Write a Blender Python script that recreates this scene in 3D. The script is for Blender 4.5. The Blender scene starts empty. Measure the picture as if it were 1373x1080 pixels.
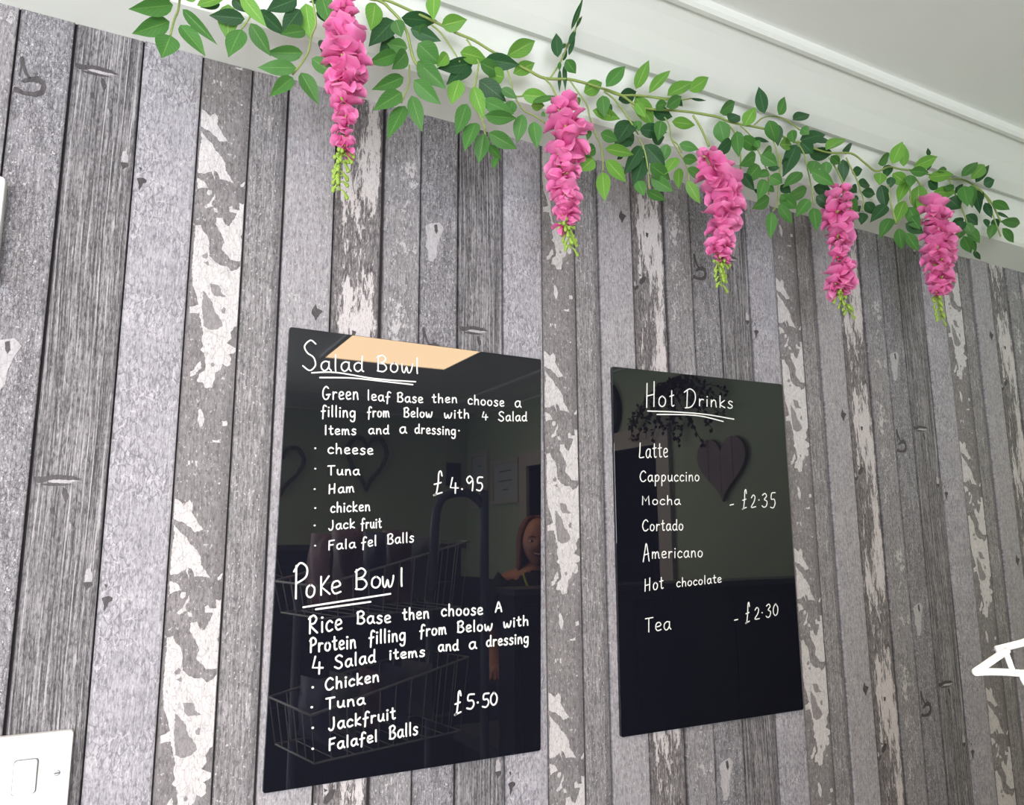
import bpy, bmesh, math, random
from mathutils import Vector, Matrix
from mathutils.geometry import delaunay_2d_cdt

# ---------------------------------------------------------------- camera, world, light, exposure
scene = bpy.context.scene
COL = scene.collection
random.seed(11)
cam_data = bpy.data.cameras.new('camera')
cam_data.sensor_fit = 'HORIZONTAL'
cam_data.sensor_width = 36.0
cam_data.lens = 36.0 * 1033.92 / 1373.0
cam_data.clip_start = 0.02
cam = bpy.data.objects.new('camera', cam_data)
COL.objects.link(cam)
R_ = Vector((0.8847447, -0.46603989, -0.00580022)); U_ = Vector((-0.075209, -0.15503871, 0.98504142)); F_ = Vector((0.45996785, 0.87107395, 0.17222007))
m = Matrix((R_, U_, -F_)).transposed().to_4x4()
m.translation = Vector((0, -1.04063, 1.5))
cam.matrix_world = m
scene.camera = cam

world = bpy.data.worlds.new('world'); scene.world = world
world.use_nodes = True
wb = world.node_tree.nodes['Background']
wb.inputs[0].default_value = (0.62, 0.75, 1.0, 1); wb.inputs[1].default_value = 0.6

scene.view_settings.view_transform = 'Standard'
scene.view_settings.look = 'None'
scene.view_settings.gamma = 1.0
scene.view_settings.use_curve_mapping = False
scene.view_settings.exposure = 0.0

def area(name, loc, target, sx, sy, power, col):
    l = bpy.data.lights.new(name, 'AREA'); l.shape = 'RECTANGLE'; l.size = sx; l.size_y = sy
    l.energy = power; l.color = col
    o = bpy.data.objects.new(name, l); COL.objects.link(o); o.location = loc
    o.rotation_euler = (Vector(target) - Vector(loc)).to_track_quat('-Z', 'Y').to_euler()
    return o
FILL_POWER = 124; SIDE_POWER = 48; PANEL = 17.0
area('window_fill_lamp', (-1.0, -3.62, 1.35), (-1.0, 0, 1.2), 2.1, 1.5, FILL_POWER, (0.94, 0.955, 1.0))  # added area lamp behind the camera, lights the board wall head-on
area('daylight_side_window', (-2.22, -1.5, 1.3), (1.0, -0.6, 1.0), 1.6, 1.3, SIDE_POWER, (0.90, 0.92, 1.0))

# ---------------------------------------------------------------- helpers
def srgb(r, g, b):
    def f(c):
        c /= 255.0
        return c / 12.92 if c <= 0.04045 else ((c + 0.055) / 1.055) ** 2.4
    return (f(r), f(g), f(b), 1.0)

def newmat(name):
    mt = bpy.data.materials.new(name); mt.use_nodes = True
    nt = mt.node_tree; b = nt.nodes['Principled BSDF']
    return mt, nt, b

class NB:
    """tiny node-building helper"""
    def __init__(s, nt): s.nt = nt
    def n(s, t, **kw):
        nd = s.nt.nodes.new(t)
        for k, v in kw.items(): setattr(nd, k, v)
        return nd
    def l(s, a, b): s.nt.links.new(a, b)
    def put(s, inp, v):
        if hasattr(v, 'is_output') or isinstance(v, bpy.types.NodeSocket): s.l(v, inp)
        else: inp.default_value = v
    def math(s, op, a, b=None, c=None, clamp=False):
        nd = s.n('ShaderNodeMath', operation=op); nd.use_clamp = clamp
        s.put(nd.inputs[0], a)
        if b is not None: s.put(nd.inputs[1], b)
        if c is not None: s.put(nd.inputs[2], c)
        return nd.outputs[0]
    def comb(s, x, y, z):
        nd = s.n('ShaderNodeCombineXYZ')
        s.put(nd.inputs[0], x); s.put(nd.inputs[1], y); s.put(nd.inputs[2], z)
        return nd.outputs[0]
    def noise(s, vec, scale, detail=4, rough=0.55, dist=0.0):
        nd = s.n('ShaderNodeTexNoise')
        s.l(vec, nd.inputs['Vector']); nd.inputs['Scale'].default_value = scale
        nd.inputs['Detail'].default_value = detail; nd.inputs['Roughness'].default_value = rough
        nd.inputs['Distortion'].default_value = dist
        return nd.outputs['Fac']
    def voro(s, vec, scale, feature='DISTANCE_TO_EDGE'):
        nd = s.n('ShaderNodeTexVoronoi', feature=feature)
        s.l(vec, nd.inputs['Vector']); nd.inputs['Scale'].default_value = scale
        return nd.outputs['Distance']
    def ramp(s, fac, lo, hi, a=0.0, b=1.0):
        nd = s.n('ShaderNodeMapRange', interpolation_type='SMOOTHSTEP'); nd.clamp = True
        s.put(nd.inputs['Value'], fac)
        nd.inputs['From Min'].default_value = lo; nd.inputs['From Max'].default_value = hi
        nd.inputs['To Min'].default_value = a; nd.inputs['To Max'].default_value = b
        return nd.outputs['Result']
    def mix(s, fac, a, b):
        nd = s.n('ShaderNodeMix', data_type='RGBA')
        s.put(nd.inputs[0], fac); s.put(nd.inputs[6], a); s.put(nd.inputs[7], b)
        return nd.outputs[2]

def plain(name, rgb, rough=0.6, metal=0.0, noise_amt=0.06, nscale=40.0, bump=0.0, spec=0.5):
    mt, nt, b = newmat(name); nb = NB(nt)
    tc = nb.n('ShaderNodeTexCoord')
    f = nb.noise(tc.outputs['Object'], nscale, 4)
    c = srgb(*rgb)
    d = tuple(max(0, v * (1 - noise_amt * 2)) for v in c[:3]) + (1,)
    e = tuple(min(1, v * (1 + noise_amt)) for v in c[:3]) + (1,)
    nb.l(nb.mix(f, d, e), b.inputs['Base Color'])
    b.inputs['Roughness'].default_value = rough; b.inputs['Metallic'].default_value = metal
    b.inputs['Specular IOR Level'].default_value = spec
    if bump:
        bn = nb.n('ShaderNodeBump'); bn.inputs['Strength'].default_value = bump; bn.inputs['Distance'].default_value = 0.001
        nb.l(f, bn.inputs['Height']); nb.l(bn.outputs[0], b.inputs['Normal'])
    return mt

def link(o, parent=None):
    COL.objects.link(o)
    if parent is not None: o.parent = parent
    return o

def mesh_obj(name, verts, faces, mat, parent=None, smooth=False, mats=None, midx=None, uv=None):
    me = bpy.data.meshes.new(name); me.from_pydata([tuple(v) for v in verts], [], faces)
    for mm in (mats or [mat]): me.materials.append(mm)
    if midx:
        for p_, i in zip(me.polygons, midx): p_.material_index = i
    if smooth:
        for p_ in me.polygons: p_.use_smooth = True
    if uv is not None:
        ul = me.uv_layers.new(name='UVMap')
        for lp in me.loops: ul.data[lp.index].uv = uv[lp.vertex_index]
    me.update()
    return link(bpy.data.objects.new(name, me), parent)

def thing(name, label, cat, loc=(0, 0, 0), group=None):
    o = bpy.data.objects.new(name, None); COL.objects.link(o); o.location = loc; o.empty_display_size = 0.05
    o['label'] = label; o['category'] = cat
    if group: o['group'] = group
    return o

def tag(o, label, cat, group=None):
    o['label'] = label; o['category'] = cat
    if group: o['group'] = group
    return o

class MB:
    def __init__(s): s.v = []; s.f = []
    def add(s, vs, fs):
        k = len(s.v); s.v += [Vector(v) for v in vs]; s.f += [[i + k for i in f] for f in fs]
    def box(s, a, b):
        x0, y0, z0 = a; x1, y1, z1 = b
        s.add([(x0, y0, z0), (x1, y0, z0), (x1, y1, z0), (x0, y1, z0), (x0, y0, z1), (x1, y0, z1), (x1, y1, z1), (x0, y1, z1)],
              [[0, 3, 2, 1], [4, 5, 6, 7], [0, 1, 5, 4], [1, 2, 6, 5], [2, 3, 7, 6], [3, 0, 4, 7]])
    def tube(s, pts, r, n=6, cap=True):
        pts = [Vector(p_) for p_ in pts]; rs = r if isinstance(r, (list, tuple)) else [r] * len(pts)
        prev = None; base = len(s.v); ring = []
        for i, p_ in enumerate(pts):
            t = (pts[min(i + 1, len(pts) - 1)] - pts[max(i - 1, 0)])
            if t.length < 1e-9: t = Vector((0, 0, 1))
            t.normalize()
            if prev is None:
                a = Vector((0, 0, 1)) if abs(t.z) < 0.9 else Vector((1, 0, 0))
                nrm = t.cross(a).normalized()
            else:
                nrm = (prev - t * prev.dot(t))
                nrm = nrm.normalized() if nrm.length > 1e-6 else t.orthogonal().normalized()
            prev = nrm; bn = t.cross(nrm)
            for k in range(n):
                a = 2 * math.pi * k / n
                s.v.append(p_ + (nrm * math.cos(a) + bn * math.sin(a)) * rs[i])
        for i in range(len(pts) - 1):
            for k in range(n):
                a = base + i * n + k; b = base + i * n + (k + 1) % n
                s.f.append([a, b, b + n, a + n])
        if cap:
            s.f.append([base + k for k in reversed(range(n))]); e = base + (len(pts) - 1) * n
            s.f.append([e + k for k in range(n)])
    def ball(s, c, rx, ry=None, rz=None, nu=10, nv=7):
        ry = ry or rx; rz = rz or rx; c = Vector(c); base = len(s.v)
        s.v.append(c + Vector((0, 0, -rz)))
        for j in range(1, nv):
            t = math.pi * j / nv - math.pi / 2
            for i in range(nu):
                a = 2 * math.pi * i / nu
                s.v.append(c + Vector((rx * math.cos(t) * math.cos(a), ry * math.cos(t) * math.sin(a), rz * math.sin(t))))
        s.v.append(c + Vector((0, 0, rz))); top = len(s.v) - 1
        for i in range(nu):
            s.f.append([base, base + 1 + (i + 1) % nu, base + 1 + i])
            s.f.append([top, top - nu + i, top - nu + (i + 1) % nu])
        for j in range(nv - 2):
            for i in range(nu):
                a = base + 1 + j * nu + i; b = base + 1 + j * nu + (i + 1) % nu
                s.f.append([a, b, b + nu, a + nu])
    def loft(s, rings, cap=True):
        base = len(s.v); n = len(rings[0])
        for rg in rings: s.v += [Vector(q) for q in rg]
        for i in range(len(rings) - 1):
            for k in range(n):
                a = base + i * n + k; b = base + i * n + (k + 1) % n
                s.f.append([a, b, b + n, a + n])
        if cap:
            s.f.append([base + k for k in reversed(range(n))]); e = base + (len(rings) - 1) * n
            s.f.append([e + k for k in range(n)])
    def build(s, name, mat, parent=None, smooth=False, origin=None):
        o_ = Vector(origin) if origin is not None else Vector((0, 0, 0))
        o = mesh_obj(name, [v - o_ for v in s.v], s.f, mat, parent, smooth)
        o.location = o_
        return o

def smooth_path(pts, sub=4):
    pts = [Vector(q) for q in pts]
    if len(pts) < 3: return pts
    out = []
    for i in range(len(pts) - 1):
        p0 = pts[max(i - 1, 0)]; p1 = pts[i]; p2 = pts[i + 1]; p3 = pts[min(i + 2, len(pts) - 1)]
        for k in range(sub):
            t = k / sub
            out.append(0.5 * ((2 * p1) + (p2 - p0) * t + (2 * p0 - 5 * p1 + 4 * p2 - p3) * t * t + (3 * p1 - p0 - 3 * p2 + p3) * t ** 3))
    out.append(pts[-1]); return out

def rounded_rect(x0, z0, x1, z1, r, n=5):
    out = []
    for cx, cz, a0 in ((x1 - r, z0 + r, -90), (x1 - r, z1 - r, 0), (x0 + r, z1 - r, 90), (x0 + r, z0 + r, 180)):
        for k in range(n + 1):
            a = math.radians(a0 + 90 * k / n); out.append((cx + r * math.cos(a), cz + r * math.sin(a)))
    return out

def slab(name, outline, y_back, y_front, mat, parent=None, bev=0.0, smooth=False):
    """vertical plate parallel to the wall: outline in (x,z), front face towards -y with a bevelled rim"""
    n = len(outline); cx = sum(q[0] for q in outline) / n; cz = sum(q[1] for q in outline) / n
    def ring(y, inset):
        out = []
        for i, (x, z) in enumerate(outline):
            px, pz = outline[i - 1]; nx, nz = outline[(i + 1) % n]
            dx, dz = nx - px, nz - pz; L = math.hypot(dx, dz) or 1
            out.append((x - dz / L * inset, y, z + dx / L * inset))
        return out
    rings = [ring(y_back, 0), ring(y_front + bev, 0)]
    if bev: rings += [ring(y_front + bev * 0.3, bev * 0.3), ring(y_front, bev)]
    mb = MB(); mb.loft(rings)
    return mb.build(name, mat, parent, smooth)

# ---------------------------------------------------------------- materials
CIRC = 0.523
def wood(name, seed, base, light, dark, grain=0.5, lines=0.0, crackle=0.0, cscale=90.0, flakes=0.0, fcol=(205, 198, 202), fthr=0.5, fstretch=5.0, specks=0.0, edge_dark=0.25, band=None, veins=0.25, lscale=300):
    """weathered board: coordinates come from the UV map in metres, repeating every CIRC metres up the wall"""
    mt, nt, b = newmat(name); nb = NB(nt)
    uvn = nb.n('ShaderNodeUVMap', uv_map='UVMap'); sp = nb.n('ShaderNodeSeparateXYZ'); nb.l(uvn.outputs[0], sp.inputs[0])
    uv2 = nb.n('ShaderNodeUVMap', uv_map='Across'); sp2 = nb.n('ShaderNodeSeparateXYZ'); nb.l(uv2.outputs[0], sp2.inputs[0])
    th = nb.math('MULTIPLY', sp.outputs[1], 2 * math.pi / CIRC); rr = CIRC / (2 * math.pi)
    cy = nb.math('MULTIPLY', nb.math('COSINE', th), rr); sy = nb.math('MULTIPLY', nb.math('SINE', th), rr)
    x = nb.math('ADD', sp.outputs[0], seed * 0.731)
    iso = nb.comb(x, cy, sy)
    def stretched(k):   # fine across, long up the board
        return nb.comb(x, nb.math('DIVIDE', cy, k), nb.math('DIVIDE', sy, k))
    warp = nb.noise(stretched(3), 22, 2)
    xw = nb.math('ADD', x, nb.math('MULTIPLY', warp, 0.010))
    sw = nb.comb(xw, nb.math('DIVIDE', cy, 22), nb.math('DIVIDE', sy, 22))
    g1 = nb.noise(sw, 420, 5, 0.7)
    g2 = nb.noise(stretched(9), 240, 4, 0.7)
    mott = nb.noise(iso, 26, 4, 0.6)
    mid = nb.noise(stretched(3), 330, 4, 0.7)
    col = nb.mix(nb.ramp(mott, 0.3, 0.72), srgb(*base), srgb(*light))
    gr = nb.math('MULTIPLY', nb.ramp(g1, 0.62, 0.36), grain)
    col = nb.mix(gr, col, srgb(*dark))
    col = nb.mix(nb.math('MULTIPLY', nb.ramp(g2, 0.56, 0.72), min(1.0, grain + 0.15)), col, srgb(*fcol))
    col = nb.mix(nb.math('MULTIPLY', nb.ramp(mid, 0.52, 0.36), 0.62), col, srgb(*dark))
    height = nb.math('SUBTRACT', nb.math('MULTIPLY', g2, 0.5), nb.math('MULTIPLY', gr, 0.6))
    if lines:
        xl = nb.math('ADD', x, nb.math('MULTIPLY', nb.noise(stretched(5), 14, 2), 0.012))
        lv = nb.comb(xl, nb.math('DIVIDE', cy, 170), nb.math('DIVIDE', sy, 170))
        ln = nb.ramp(nb.noise(lv, lscale, 3, 0.7), 0.50, 0.38)
        lw = nb.math('MULTIPLY', ln, lines)
        col = nb.mix(lw, col, srgb(52, 50, 54))
        lh = nb.ramp(nb.noise(nb.comb(nb.math('ADD', xl, 0.37), nb.math('DIVIDE', cy, 110), nb.math('DIVIDE', sy, 110)), lscale * 1.3, 3, 0.7), 0.54, 0.66)
        col = nb.mix(nb.math('MULTIPLY', lh, lines * 0.8), col, srgb(196, 192, 198))
        height = nb.math('SUBTRACT', height, lw)
    if crackle:
        cv = nb.comb(nb.math('ADD', x, nb.math('MULTIPLY', nb.noise(iso, 120, 3), 0.008)), nb.math('DIVIDE', cy, 2.1), nb.math('DIVIDE', sy, 2.1))
        ck = nb.ramp(nb.voro(cv, cscale), 0.10, 0.0)
        msk = nb.ramp(nb.noise(iso, 18, 2), 0.38, 0.58, 0.25, 1)
        ck = nb.math('MULTIPLY', nb.math('MULTIPLY', ck, crackle), msk)
        col = nb.mix(ck, col, srgb(*dark))
        cv2 = nb.comb(nb.math('ADD', x, nb.math('MULTIPLY', nb.noise(iso, 160, 3), 0.010)), nb.math('DIVIDE', cy, 3.6), nb.math('DIVIDE', sy, 3.6))
        ck2 = nb.math('MULTIPLY', nb.ramp(nb.voro(cv2, cscale * 0.9), 0.045, 0.0), crackle * veins)
        col = nb.mix(nb.math('MULTIPLY', ck2, msk), col, srgb(222, 218, 226))
        height = nb.math('SUBTRACT', height, ck)
    if flakes:
        fv = nb.comb(x, nb.math('DIVIDE', cy, fstretch), nb.math('DIVIDE', sy, fstretch))
        f1 = nb.noise(fv, 190, 5, 0.75, 0.4)
        big = nb.noise(nb.comb(x, nb.math('DIVIDE', cy, 2.5), nb.math('DIVIDE', sy, 2.5)), 26, 2)
        cen = nb.ramp(nb.math('ABSOLUTE', nb.math('SUBTRACT', sp2.outputs[0], 0.55)), 0.30, 0.5, 0.0, -0.16)
        tot = nb.math('ADD', nb.math('ADD', f1, nb.math('MULTIPLY', nb.math('SUBTRACT', big, 0.5), 0.7)), cen)
        fk = nb.math('MULTIPLY', nb.ramp(tot, fthr, fthr + 0.035), flakes)
        col = nb.mix(nb.ramp(tot, fthr - 0.05, fthr), col, nb.mix(0.45, srgb(*base), srgb(*dark)))
        col = nb.mix(fk, col, srgb(*fcol))
        height = nb.math('ADD', height, nb.math('MULTIPLY', fk, 1.2))
    if specks:
        sk = nb.ramp(nb.noise(nb.comb(x, nb.math('DIVIDE', cy, 1.7), nb.math('DIVIDE', sy, 1.7)), 420, 2, 0.5), 0.64, 0.69)
        col = nb.mix(nb.math('MULTIPLY', sk, specks), col, srgb(214, 210, 214))
        dk = nb.ramp(nb.noise(nb.comb(nb.math('ADD', x, 1.3), nb.math('DIVIDE', cy, 1.7), nb.math('DIVIDE', sy, 1.7)), 500, 2, 0.5), 0.66, 0.71)
        col = nb.mix(nb.math('MULTIPLY', dk, specks * 0.7), col, srgb(*dark))
    fine = nb.noise(nb.comb(x, nb.math('DIVIDE', cy, 4.5), nb.math('DIVIDE', sy, 4.5)), 620, 3, 0.75)
    col = nb.mix(nb.math('MULTIPLY', nb.ramp(fine, 0.50, 0.36), 0.34), col, srgb(*dark))
    col = nb.mix(nb.math('MULTIPLY', nb.ramp(fine, 0.52, 0.68), 0.30), col, srgb(*fcol))
    # printed joint shadow painted into the colour near the long edges
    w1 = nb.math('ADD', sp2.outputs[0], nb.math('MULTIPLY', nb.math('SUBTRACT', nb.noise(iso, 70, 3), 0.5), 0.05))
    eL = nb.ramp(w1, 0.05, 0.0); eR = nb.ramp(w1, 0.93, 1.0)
    if band:                   # soft shadow strip of the print, painted along the right edge
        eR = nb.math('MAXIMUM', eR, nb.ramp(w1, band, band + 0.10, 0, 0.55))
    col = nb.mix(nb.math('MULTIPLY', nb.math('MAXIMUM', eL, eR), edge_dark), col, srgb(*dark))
    nb.l(col, b.inputs['Base Color'])
    b.inputs['Roughness'].default_value = 0.62; b.inputs['Specular IOR Level'].default_value = 0.3
    bn = nb.n('ShaderNodeBump'); bn.inputs['Strength'].default_value = 0.35; bn.inputs['Distance'].default_value = 0.0012
    nb.l(height, bn.inputs['Height']); nb.l(bn.outputs[0], b.inputs['Normal'])
    return mt

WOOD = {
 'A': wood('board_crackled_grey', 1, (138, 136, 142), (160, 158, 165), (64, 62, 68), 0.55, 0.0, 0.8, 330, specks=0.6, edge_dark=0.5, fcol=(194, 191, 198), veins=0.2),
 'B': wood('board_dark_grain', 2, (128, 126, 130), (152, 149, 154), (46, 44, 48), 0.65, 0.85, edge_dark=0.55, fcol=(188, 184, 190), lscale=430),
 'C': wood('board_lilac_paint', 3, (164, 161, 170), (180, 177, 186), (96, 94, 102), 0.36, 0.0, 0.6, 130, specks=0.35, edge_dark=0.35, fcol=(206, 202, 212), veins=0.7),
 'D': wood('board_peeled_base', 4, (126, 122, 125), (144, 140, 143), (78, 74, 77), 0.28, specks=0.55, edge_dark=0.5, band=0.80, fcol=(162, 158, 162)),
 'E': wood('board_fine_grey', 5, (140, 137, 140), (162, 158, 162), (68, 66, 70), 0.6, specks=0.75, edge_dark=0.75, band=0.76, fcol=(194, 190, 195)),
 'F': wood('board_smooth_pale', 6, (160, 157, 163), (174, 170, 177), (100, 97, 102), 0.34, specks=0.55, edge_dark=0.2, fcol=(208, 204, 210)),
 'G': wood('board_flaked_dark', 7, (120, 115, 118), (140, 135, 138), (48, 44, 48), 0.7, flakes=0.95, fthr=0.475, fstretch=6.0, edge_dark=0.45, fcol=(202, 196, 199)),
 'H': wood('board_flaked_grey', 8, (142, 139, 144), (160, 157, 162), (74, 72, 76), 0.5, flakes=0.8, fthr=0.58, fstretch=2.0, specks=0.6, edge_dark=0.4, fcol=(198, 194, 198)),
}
def paint_mat(name, a, b_, d):
    mt, nt, b = newmat(name); nb = NB(nt)
    tc = nb.n('ShaderNodeTexCoord'); mp = nb.n('ShaderNodeMapping'); mp.inputs['Scale'].default_value = (1, 1, 0.35)
    nb.l(tc.outputs['Object'], mp.inputs[0])
    f = nb.noise(mp.outputs[0], 220, 5, 0.7); c = nb.mix(nb.ramp(f, 0.35, 0.65), srgb(*a), srgb(*b_))
    ck = nb.ramp(nb.voro(mp.outputs[0], 210), 0.07, 0.0)
    c = nb.mix(nb.math('MULTIPLY', ck, 0.4), c, srgb(*d))
    c = nb.mix(nb.math('MULTIPLY', nb.ramp(nb.noise(mp.outputs[0], 520, 2), 0.62, 0.68), 0.6), c, srgb(*d))
    nb.l(c, b.inputs['Base Color']); b.inputs['Roughness'].default_value = 0.6
    return mt
M_FLAKE = paint_mat('pale_flaking_paint', (188, 184, 187), (206, 202, 205), (124, 120, 123))
M_PALE = paint_mat('pale_smooth_patch', (164, 161, 166), (180, 176, 182), (124, 120, 126))
M_BARE = paint_mat('bare_grey_patch', (126, 122, 125), (146, 141, 145), (96, 92, 95))
M_KNOT = paint_mat('dark_knot', (62, 58, 62), (82, 78, 82), (48, 45, 48))
M_GAP = plain('joint_shadow_wood', (52, 48, 52), 0.9)

def paint_white(name, rgb):
    return plain(name, rgb, 0.55, noise_amt=0.015, nscale=6, bump=0.05)
M_COVE = paint_white('cove_white_paint', (224, 227, 223))
M_CEIL = paint_white('ceiling_paint', (238, 241, 239))
M_GREEN = plain('green_wall_paint', (182, 198, 168), 0.7, noise_amt=0.02, nscale=8)
M_WHITE = plain('white_plastic', (238, 239, 240), 0.35, noise_amt=0.01)
M_TRIM = plain('trim_paint', (206, 198, 190), 0.5, noise_amt=0.03)
M_STEEL = plain('screw_steel', (160, 160, 162), 0.3, 1.0)
M_DARKROOM = plain('dark_interior', (62, 54, 54), 0.9)
M_FLOOR = plain('floor_vinyl', (186, 178, 168), 0.5, noise_amt=0.1, nscale=12)
M_COUNTER = plain('counter_navy_panel', (34, 40, 56), 0.5, noise_amt=0.08, nscale=5)
M_COUNTERTOP = plain('counter_top', (96, 98, 104), 0.3)
M_CHALK = plain('white_chalk_ink', (240, 240, 238), 0.6, noise_amt=0.02, nscale=300)

def glossy_black():
    mt, nt, b = newmat('gloss_black_glass'); nb = NB(nt)
    tc = nb.n('ShaderNodeTexCoord'); f = nb.noise(tc.outputs['Object'], 9, 3)
    nb.l(nb.mix(f, (0.0062, 0.0068, 0.0115, 1), (0.0080, 0.0085, 0.0140, 1)), b.inputs['Base Color'])
    b.inputs['Roughness'].default_value = 0.012; b.inputs['IOR'].default_value = 1.5; b.inputs['Specular IOR Level'].default_value = 0.68
    return mt
M_GLASS = glossy_black()

def leaf_mat(name, top, vein):
    mt, nt, b = newmat(name); nb = NB(nt)
    uvn = nb.n('ShaderNodeUVMap', uv_map='UVMap'); sp = nb.n('ShaderNodeSeparateXYZ'); nb.l(uvn.outputs[0], sp.inputs[0])
    ax = nb.math('ABSOLUTE', nb.math('SUBTRACT', sp.outputs[0], 0.5))
    mid = nb.ramp(ax, 0.035, 0.008)
    sv = nb.math('SINE', nb.math('MULTIPLY', nb.math('SUBTRACT', sp.outputs[1], nb.math('MULTIPLY', ax, 0.7)), 46))
    side = nb.math('MULTIPLY', nb.ramp(sv, 0.86, 1.0), 0.30)
    oi = nb.n('ShaderNodeObjectInfo')
    tc = nb.n('ShaderNodeTexCoord'); f = nb.noise(tc.outputs['Object'], 3, 3)
    v = nb.math('ADD', nb.math('MULTIPLY', oi.outputs['Random'], 0.5), nb.math('MULTIPLY', f, 0.5))
    lo = tuple(c * 0.72 for c in srgb(*top)[:3]) + (1,); hi = tuple(min(1, c * 1.25) for c in srgb(*top)[:3]) + (1,)
    c = nb.mix(v, lo, hi)
    c = nb.mix(nb.math('MAXIMUM', nb.math('MULTIPLY', mid, 0.7), side), c, srgb(*vein))
    nb.l(c, b.inputs['Base Color']); b.inputs['Roughness'].default_value = 0.5
    b.inputs['Specular IOR Level'].default_value = 0.35
    tr = nb.n('ShaderNodeBsdfTranslucent'); nb.l(c, tr.inputs[0])
    mx = nb.n('ShaderNodeMixShader'); mx.inputs[0].default_value = 0.25
    out = nt.nodes['Material Output']
    nb.l(b.outputs[0], mx.inputs[1]); nb.l(tr.outputs[0], mx.inputs[2]); nb.l(mx.outputs[0], out.inputs[0])
    return mt
M_LEAF = [leaf_mat('leaf_lit', (104, 158, 62), (168, 200, 110)), leaf_mat('leaf_green', (72, 124, 58), (120, 166, 84)), leaf_mat('leaf_deep', (46, 88, 52), (86, 130, 78))]  # first one paints in the yellow-green of leaves lit from behind
M_STEM = plain('stem_green', (142, 162, 88), 0.6, noise_amt=0.12, nscale=60)
M_BUD = plain('bud_green', (146, 176, 72), 0.6, noise_amt=0.1, nscale=60)
def petal_mat():
    mt, nt, b = newmat('pink_silk_petal'); nb = NB(nt)
    uvn = nb.n('ShaderNodeUVMap', uv_map='UVMap'); sp = nb.n('ShaderNodeSeparateXYZ'); nb.l(uvn.outputs[0], sp.inputs[0])
    ax = nb.math('ABSOLUTE', nb.math('SUBTRACT', sp.outputs[0], 0.5))
    tc = nb.n('ShaderNodeTexCoord'); oi = nb.n('ShaderNodeObjectInfo')
    f = nb.math('ADD', nb.math('MULTIPLY', nb.noise(tc.outputs['Object'], 2.2, 3), 0.6), nb.math('MULTIPLY', oi.outputs['Random'], 0.4))
    c = nb.mix(f, srgb(230, 96, 170), srgb(246, 160, 208))
    c = nb.mix(nb.ramp(sp.outputs[1], 0.6, 0.0), c, srgb(202, 58, 134))
    c = nb.mix(nb.math('MULTIPLY', nb.ramp(sp.outputs[1], 0.78, 1.0), 0.55), c, srgb(246, 170, 208))
    nb.l(c, b.inputs['Base Color']); b.inputs['Roughness'].default_value = 0.55
    b.inputs['Specular IOR Level'].default_value = 0.25
    tr = nb.n('ShaderNodeBsdfTranslucent'); nb.l(c, tr.inputs[0])
    mx = nb.n('ShaderNodeMixShader'); mx.inputs[0].default_value = 0.3
    nb.l(b.outputs[0], mx.inputs[1]); nb.l(tr.outputs[0], mx.inputs[2]); nb.l(mx.outputs[0], nt.nodes['Material Output'].inputs[0])
    return mt
M_PETAL = petal_mat()
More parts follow.
